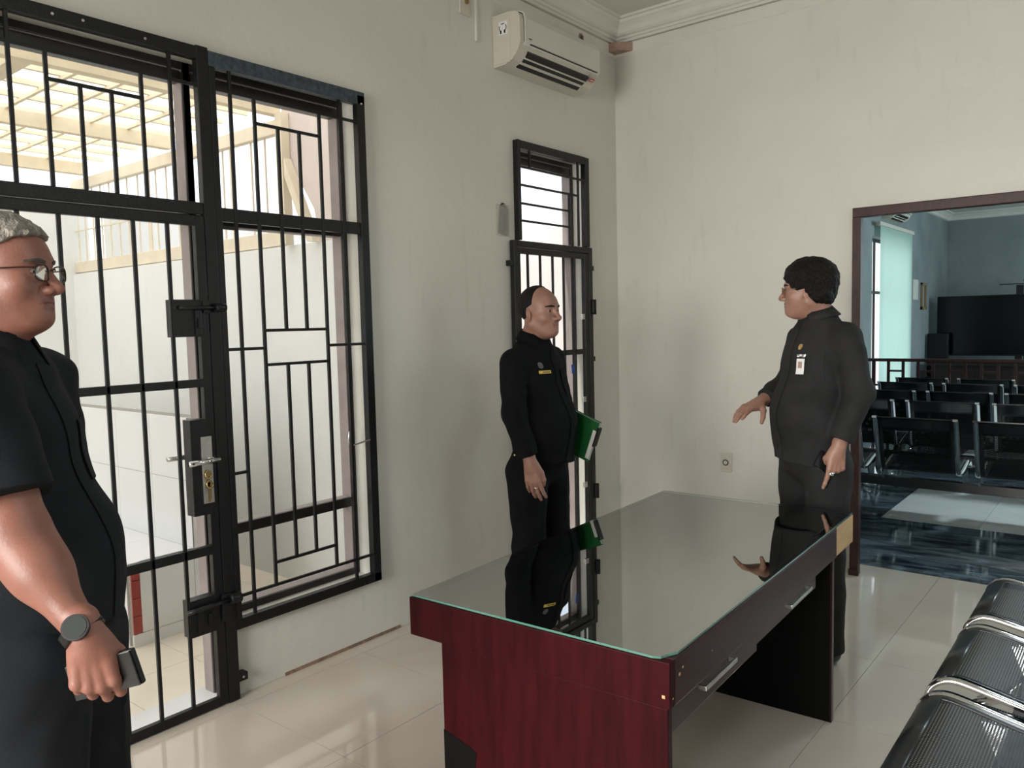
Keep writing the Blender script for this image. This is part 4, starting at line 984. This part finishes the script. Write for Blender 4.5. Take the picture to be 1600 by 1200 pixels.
def arm(side, sh, el, wr, r, fd, bk, cuff, curls, thumb, fore=False, spread=1., short=False):
    return dict(sh=sh, el=el, wr=wr, r=r, fd=fd, bk=bk, cuff=cuff, flip=side, fore=fore, parts=hand_parts(side, curls, thumb, spread))
RELAX = [(.25, .35, .2), (.3, .4, .25), (.35, .45, .25), (.4, .45, .3)]
RTHUMB = [(.045, .042, -.010), (.078, .052, -.016), (.100, .052, -.022)]
def leg(y, hx=0, fx=0., r=(.095, .074, .062), hipz=.84, kz=.47, fy=None, kx=None):
    fy = y if fy is None else fy
    return dict(hip=(hx, y, hipz), kn=((hx+fx)/2+.015 if kx is None else kx, (y+fy)/2, kz), an=(fx, fy, .045), r=r)

# ---- man with the green folder
def short_hair(front=.045, side=.02, back=-.075, thick=.004):
    def f(q):
        d = ell(q, (-.018, 0, .033), (.098+thick, .076+thick, .088+thick))
        d = smin(d, ell(q, (.035, 0, .034), (.046+thick*.5, .055+thick*.5, .050+thick*.5)), .03)
        x, y, z = q[:, 0], q[:, 1], q[:, 2]
        line = np.where(x > .0, front+(x)*.30, np.interp(x, [-.12, -.035, -.012, .0], [back, back+.02, side-.01, front]).astype(np.float32))
        line = np.maximum(line, np.where(x > .015, front+(x-.015)*1.6-np.abs(y)*.2, -1))
        return smax(d, line-z, .006)+wob(q, 160, .0006, 1.)
    return f
def hair2(q):
    th = .0045
    d = ell(q, (-.018, 0, .033), (.098+th, .076+th, .088+th)); x, y, z = q[:, 0], q[:, 1], q[:, 2]
    # receding hairline: the hair keeps behind a slanted plane, lower to the neck at the back
    hl = .022-np.abs(y)*.18-(z-.05)*.05
    d = smax(d, x-hl, .008)
    lo_ = np.interp(x, [-.12, -.045, -.022, .03], [-.065, -.045, .018, .045]).astype(np.float32)
    return smax(d, lo_-z, .005)+wob(q, 170, .0005, 1.)
A2 = [arm(1, (-.015, -.165, 1.362), (.035, -.232, 1.135), (.112, -.215, .905), (.066, .058, .042), (.14, .02, -1), (.25, -1, .05), ((.101, -.217, .935), .048), [(.18, .25, .15), (.2, .28, .15), (.24, .3, .2), (.28, .35, .2)], [(.05, .040, -.012), (.085, .046, -.018), (.108, .040, -.022)]),
      arm(-1, (-.015, .165, 1.365), (-.03, .255, 1.13), (.035, .235, .975), (.066, .056, .04), (.9, -.15, -.45), (0, 1, .3), ((.02, .236, .99), .045), [(.2, .3, .2)]*4, [(.05, .035, -.02), (.08, .035, -.03), (.1, .03, -.035)])]
m2 = person('person', (-2.335, 3.075), 0.03, 'man in black uniform shirt with a receding hairline holding a green folder', dict(
    head=(.035, 0, 1.603), hs=1.02, hyaw=-.05, hpitch=-.03, fat=.003, jowl=.004, neck=(-.012, 0, 1.475), neck_r=.058, tz=0,
    chest=(.005, 1.255, .125, .168, .185), belly=(.045, 1.06, .150, .170, .19), hips=(.015, .90, .135, .172, .16), hem=.875, flare=.150,
    arms=A2, legs=[leg(-.095, fy=-.11, r=(.105, .080, .07)), leg(.095, fy=.11, r=(.105, .080, .07))], skin=M_skin2, cloth=M_cloth2, hairm=M_hairb, hair=hair2, res=.0032, cres=.005))
pa = m2['patch']; S2 = m2['shirt']; f2 = m2['shirtf']
pa('placket', S2, M_cloth2, f2, (.5, 0, 1.15), (0, .016, 0), (0, 0, .265), (-1, 0, 0), 2, 30, .0025)
pa('pocket', S2, M_cloth2, f2, (.5, .085, 1.26), (0, .050, 0), (0, 0, .055), (-1, 0, 0), 8, 8, .003)
pa('pocket_flap', S2, M_cloth2, f2, (.5, .085, 1.305), (0, .052, 0), (0, 0, .016), (-1, 0, 0), 8, 4, .005)
pa('name_tag', S2, mat('yellow_name_tag', (.55, .40, .08), .4), f2, (.5, -.078, 1.318), (0, .029, 0), (0, 0, .007), (-1, 0, 0), 6, 2, .003, 'yellow name tag')
pa('tag_print', S2, M_dark_pl, f2, (.5, -.074, 1.318), (0, .018, 0), (0, 0, .002), (-1, 0, 0), 6, 1, .0042)
pa('badge', S2, mat('silver_thread', (.07, .07, .08), .5), f2, (.5, -.092, 1.350), (0, .012, 0), (0, 0, .015), (-1, 0, 0), 6, 6, .003, 'round silver badge', shape=lambda s, t: (s*math.sqrt(max(0, 1-t*t*.5)), t*math.sqrt(max(0, 1-s*s*.5))))
TP('pen', S2, mat('blue_pen', (.02, .06, .30), .3), lambda bm: [tube(bm, [(.165, .075+.012*k, 1.30), (.160, .075+.012*k, 1.345)], .0035, 8) for k in (0, 1)], label='blue pen in the pocket')
for k in (0, 1): TP('cuff_button', S2, M_brass, lambda bm: bmesh.ops.create_uvsphere(bm, u_segments=10, v_segments=6, radius=.006, matrix=Matrix.Translation((.055+.03*k, -.258, .945))), label='gold cuff button')
TP('ring', m2['body'], M_chrome, lambda bm: tube(bm, [(.137+.0115*math.cos(t), -.208+.0115*math.sin(t), .792) for t in [2*PI*i/12 for i in range(13)]], .003, 6), label='silver ring')
# folder, papers
fo = empty('folder', (-2.07, 3.10, 1.0), 'bright green cardboard folder held under the left arm of the balding man', 'folder')
FM = Matrix.Translation((-2.205, 3.245, 1.005)) @ Matrix.Rotation(.0, 4, 'Z') @ Matrix.Rotation(.36, 4, 'Y')
def FB(a, b, bev=.001):
    def f(bm):
        box(bm, a, b, bev); bmesh.ops.transform(bm, matrix=Matrix.Translation(-fo.location) @ FM, verts=bm.verts[:])
    return f
TP('cover', fo, M_green, FB((-.16, -.012, -.115), (.105, -.009, .095))); TP('cover', fo, M_green, FB((-.16, .009, -.115), (.100, .012, .095)))
TP('papers', fo, M_whitep, FB((-.155, -.008, -.108), (.100, .008, .09)), label='white papers between the green covers')
TP('clip', fo, M_dark_pl, FB((.100, -.014, -.03), (.112, .016, .07), .003)); TP('label_sheet', fo, M_paper, FB((.082, -.0135, -.10), (.104, -.0122, .05)))

# ---- pointing man on the right
def hair3(q):
    d = ell(q, (-.020, 0, .048), (.116, .098, .094)); d = smin(d, ell(q, (-.045, 0, -.015), (.080, .088, .075)), .03)
    x, y, z = q[:, 0], q[:, 1], q[:, 2]
    face = ell(q, (.105, 0, -.04), (.085, .078, .092)); d = smax(d, -face, .01)                 # face opening
    ear = ell(q, (.012, 0, -.05), (.034, .2, .052)); d = smax(d, -ear, .008)                    # around the ears
    lo_ = np.interp(x, [-.14, -.05, .0, .1], [-.080, -.072, -.02, .0]).astype(np.float32)
    return smax(d, lo_-z, .008)+wob(q, 70, .0028, 1.)+wob(q, 160, .0012, 2.)
A3_ = [arm(-1, (-.045, .150, 1.452), (-.075, .205, 1.215), (.022, .205, .980), (.070, .062, .045), (.14, .03, -1), (.05, 1, .05), ((.010, .206, 1.018), .050), [(.10, .12, .10), (1.0, 1.3, .8), (1.0, 1.3, .8), (1.0, 1.3, .8)], [(.045, .036, -.022), (.068, .030, -.036), (.088, .018, -.042)], spread=.8),
       arm(1, (-.02, -.150, 1.440), (-.02, -.255, 1.245), (.185, -.165, 1.155), (.066, .056, .044), (.92, .30, -.27), (.15, .1, 1), ((.148, -.178, 1.172), .047), [(.10, .12, .10), (.22, .2, .12), (.32, .25, .15), (.38, .3, .2)], [(.035, .050, -.022), (.060, .066, -.042), (.078, .070, -.062)], spread=1.5)]
m3 = person('person', (-1.175, 3.63), math.radians(-130), 'man in dark grey uniform shirt with thick black hair pointing beside the doorway', dict(
    head=(.038, -.015, 1.672), hs=1.02, hyaw=math.radians(-40), hpitch=.02, fat=.006, jowl=.006, neck=(-.015, 0, 1.555), neck_r=.062, tz=0,
    chest=(.000, 1.335, .135, .165, .19), belly=(.035, 1.12, .155, .170, .20), hips=(.012, .95, .145, .178, .17), hem=.905, flare=.158,
    arms=A3_, legs=[leg(-.10, fy=-.115, r=(.108, .082, .072), hipz=.88, kz=.5), leg(.10, fy=.115, r=(.108, .082, .072), hipz=.88, kz=.5)], skin=M_skin3, cloth=M_cloth3, hairm=M_hairb, hair=hair3, res=.0032, cres=.005))
pa = m3['patch']; S3 = m3['shirt']; f3 = m3['shirtf']
pa('placket', S3, M_cloth3, f3, (.5, 0, 1.22), (0, .018, 0), (0, 0, .30), (-1, 0, 0), 2, 30, .0025)
pa('pocket', S3, M_cloth3, f3, (.5, .095, 1.33), (0, .055, 0), (0, 0, .065), (-1, 0, 0), 8, 8, .003)
idc = pa('id_card', S3, M_dark_pl, f3, (.5, .080, 1.335), (0, .022, 0), (0, 0, .042), (-1, 0, 0), 4, 6, .006, 'identity card in a dark holder')
pa('card_face', S3, M_whitep, f3, (.5, .080, 1.333), (0, .018, 0), (0, 0, .034), (-1, 0, 0), 4, 6, .0072, 'white card face')
pa('card_photo', S3, M_terra, f3, (.5, .080, 1.340), (0, .009, 0), (0, 0, .014), (-1, 0, 0), 3, 3, .0082)
pa('card_clip', S3, M_chrome, f3, (.5, .080, 1.380), (0, .016, 0), (0, 0, .006), (-1, 0, 0), 3, 2, .010, 'shiny card clip')
pa('pin', S3, mat('gold_pin', (.55, .36, .16), .3, .6), f3, (.5, .062, 1.418), (0, .008, 0), (0, 0, .012), (-1, 0, 0), 4, 4, .005, 'gold pin', shape=lambda s, t: (s*(1-.5*abs(t)), t))
hw3 = m3['hw']
def specs(parent, hw, m, lensm, ring=.021, rr=.0011, full=True, zc=-.001):
    def fr(bm):
        for s in (-1, 1):
            c = []
            for i in range(21):
                t = 2*PI*i/20; c.append(hw((.098-.004*abs(math.cos(t)), s*(.033+.0250*math.copysign(abs(math.cos(t))**.7, math.cos(t))), zc-.004+.0165*math.copysign(abs(math.sin(t))**.7, math.sin(t)))))
            tube(bm, c, rr, 6)
            tube(bm, [hw((.094, s*.055, zc+.006)), hw((.080, s*.070, zc+.006)), hw((.0, s*.079, zc+.004)), hw((-.02, s*.077, zc-.012))], rr, 6)
        tube(bm, [hw((.099, -.010, zc+.002)), hw((.104, 0, zc+.005)), hw((.099, .010, zc+.002))], rr, 6)
    g = TP('spectacles', parent, m, fr, True)
    def ln(bm):
        for s in (-1, 1):
            vs = [bm.verts.new(hw((.098-.004*abs(math.cos(2*PI*i/20)), s*(.033+.0225*math.cos(2*PI*i/20)), zc-.004+.0150*math.sin(2*PI*i/20)))) for i in range(20)]
            bm.faces.new(vs)
    TP('lens', g, lensm, ln); return g
specs(m3['body'], hw3, mat('gold_wire', (.55, .42, .25), .25, 1), M_lens, rr=.0009)
def at3(v):
    return Matrix.Translation((-1.175, 3.63, 0)) @ Matrix.Rotation(math.radians(-130), 4, 'Z') @ Vector(v)
TP('ring', m3['body'], M_chrome, lambda bm: [bmesh.ops.create_uvsphere(bm, u_segments=12, v_segments=8, radius=.012, matrix=Matrix.Translation((.068, .232, .882)) @ Matrix.Diagonal((1, .5, .8, 1)))], True, label='large pale ring stone')
ph = empty('smartphone', at3((.035, .178, .900)), 'black smartphone held low in the left hand of the pointing man', 'phone'); ph.rotation_euler = (0.2, .95, math.radians(-122))
TP('case', ph, M_dark_pl, lambda bm: box(bm, (-.038, -.006, -.078), (.038, .004, .078), .004)); TP('screen', ph, M_screen, lambda bm: box(bm, (-.035, -.0068, -.073), (.035, -.0055, .073), .001)); TP('side_frame', ph, M_steel, lambda bm: box(bm, (-.0388, -.002, -.06), (.0388, .001, .06), .001))

# ---- grey-haired man at the left edge, close to the camera
def hair1(q):
    th = .010
    d = ell(q, (-.018, 0, .033), (.098+th, .076+th, .088+th)); x, y, z = q[:, 0], q[:, 1], q[:, 2]
    d = smin(d, ell(q, (.035, 0, .066), (.040, .052, .028)), .03)
    lo_ = np.interp(x, [-.13, -.055, -.03, -.005, .02, .05, .09], [-.085, -.075, .0, .005, .040, .066, .082]).astype(np.float32)
    lo_ = lo_-np.clip(np.abs(y)-.06, 0, 1)*.0
    return smax(d, lo_-z, .006)+wob(q, 120, .0018, 1.)+wob(q, 240, .0009, 3.)
FIST = [(1.0, 1.35, .7), (1.05, 1.35, .7), (1.05, 1.35, .7), (1.1, 1.3, .7)]
A1 = [arm(1, (.070, -.175, 1.445), (.190, -.235, 1.175), (.335, -.292, 1.015), (.086, .062, .03), (.16, -.08, -1), (.40, -1, .05), ((.163, -.222, 1.245), .088, 's'), [(.75, 1.2, .7), (.85, 1.25, .7), (.95, 1.25, .7), (1.0, 1.25, .7)], [(.045, .040, -.020), (.070, .036, -.036), (.092, .022, -.044)], fore=True),
      arm(-1, (.0, .170, 1.440), (-.03, .25, 1.20), (.05, .26, .97), (.085, .058, .03), (.1, 0, -1), (.1, 1, .05), ((-.022, .245, 1.245), .080, 's'), RELAX, RTHUMB, fore=True)]
m1 = person('person', (-1.90, .60), math.radians(39), 'grey-haired man in spectacles and short-sleeved black shirt close at the left edge', dict(
    head=(.045, .012, 1.680), hs=1.0, hyaw=math.radians(1), hpitch=.0, fat=.004, jowl=.010, neck=(.010, 0, 1.54), neck_r=.062, tz=0,
    chest=(.020, 1.31, .148, .172, .19), belly=(.058, 1.07, .183, .180, .22), hips=(.055, .92, .172, .185, .17), hem=.945, flare=.193,
    arms=A1, legs=[leg(-.10, hx=.10, fx=.05, r=(.125, .10, .085), hipz=.87, kz=.5), leg(.10, hx=.09, fx=.05, r=(.115, .092, .08), hipz=.87, kz=.5)], skin=M_skin1, cloth=M_cloth1, hairm=M_hairg, browm=mat('dark_grey_brow', (.07, .055, .045), .8), hair=hair1, res=.0026, cres=.0045, hres=.003))
specs(m1['body'], m1['hw'], mat('dark_wire_frame', (.035, .018, .015), .3, .5), M_lens, rr=.0016, zc=.0)
S1 = m1['shirt']; pa = m1['patch']; f1 = m1['shirtf']
pa('placket', S1, M_cloth1, f1, (.6, 0, 1.22), (0, .018, 0), (0, 0, .27), (-1, 0, 0), 2, 26, .0025)
pa('pocket', S1, M_cloth1, f1, (.6, .09, 1.30), (0, .055, 0), (0, 0, .065), (-1, 0, 0), 8, 8, .004)
def wv(v): return Vector(v)
wc = Vector((.326, -.290, 1.025)); wd = Vector((.170, -.057, -.160)).normalized()
def band(bm):
    X = wd; Zv = (Vector((.40, -1, .30))-X*Vector((.40, -1, .30)).dot(X)).normalized(); Yv = Zv.cross(X)
    n = 28; rings = []
    for i in range(n):
        t = 2*PI*i/n; dv = Yv*math.cos(t)*.034+Zv*math.sin(t)*.0285
        rings.append([bm.verts.new(wc+dv*k+X*s) for k, s in ((1, -.011), (1.10, -.011), (1.10, .011), (1, .011))])
    for i in range(n):
        a, b = rings[i], rings[(i+1) % n]
        for k in range(4): bm.faces.new((a[k], a[(k+1) % 4], b[(k+1) % 4], b[k])).smooth = True
    bmesh.ops.recalc_face_normals(bm, faces=bm.faces[:])
wt = TP('watch_strap', m1['body'], M_dark_pl, band)
def wcase(bm, r, a, b, m=None):
    X = wd; Zv = (Vector((.40, -1, .30))-X*Vector((.40, -1, .30)).dot(X)).normalized()
    tube(bm, [wc+Zv*a, wc+Zv*b], r, 28)
TP('watch_case', wt, mat('dark_steel', (.08, .08, .085), .3, .8), lambda bm: wcase(bm, .0225, .026, .038)); TP('watch_face', wt, mat('grey_watch_face', (.045, .05, .052), .2, coat=.5), lambda bm: wcase(bm, .0195, .038, .0392), label='blank dark grey watch face')
def at1(v): return Matrix.Translation((-1.90, .60, 0)) @ Matrix.Rotation(math.radians(39), 4, 'Z') @ Vector(v)
ph = empty('smartphone', at1((.352, -.268, .935)), 'black phone in a wallet case in the fist of the grey-haired man', 'phone'); ph.rotation_euler = (.12, 1.30, math.radians(39))
TP('case', ph, M_dark_pl, lambda bm: box(bm, (-.034, -.007, -.068), (.034, .006, .068), .004)); TP('flap', ph, M_shoe, lambda bm: box(bm, (-.033, -.011, -.066), (.033, -.0075, .066), .0015))
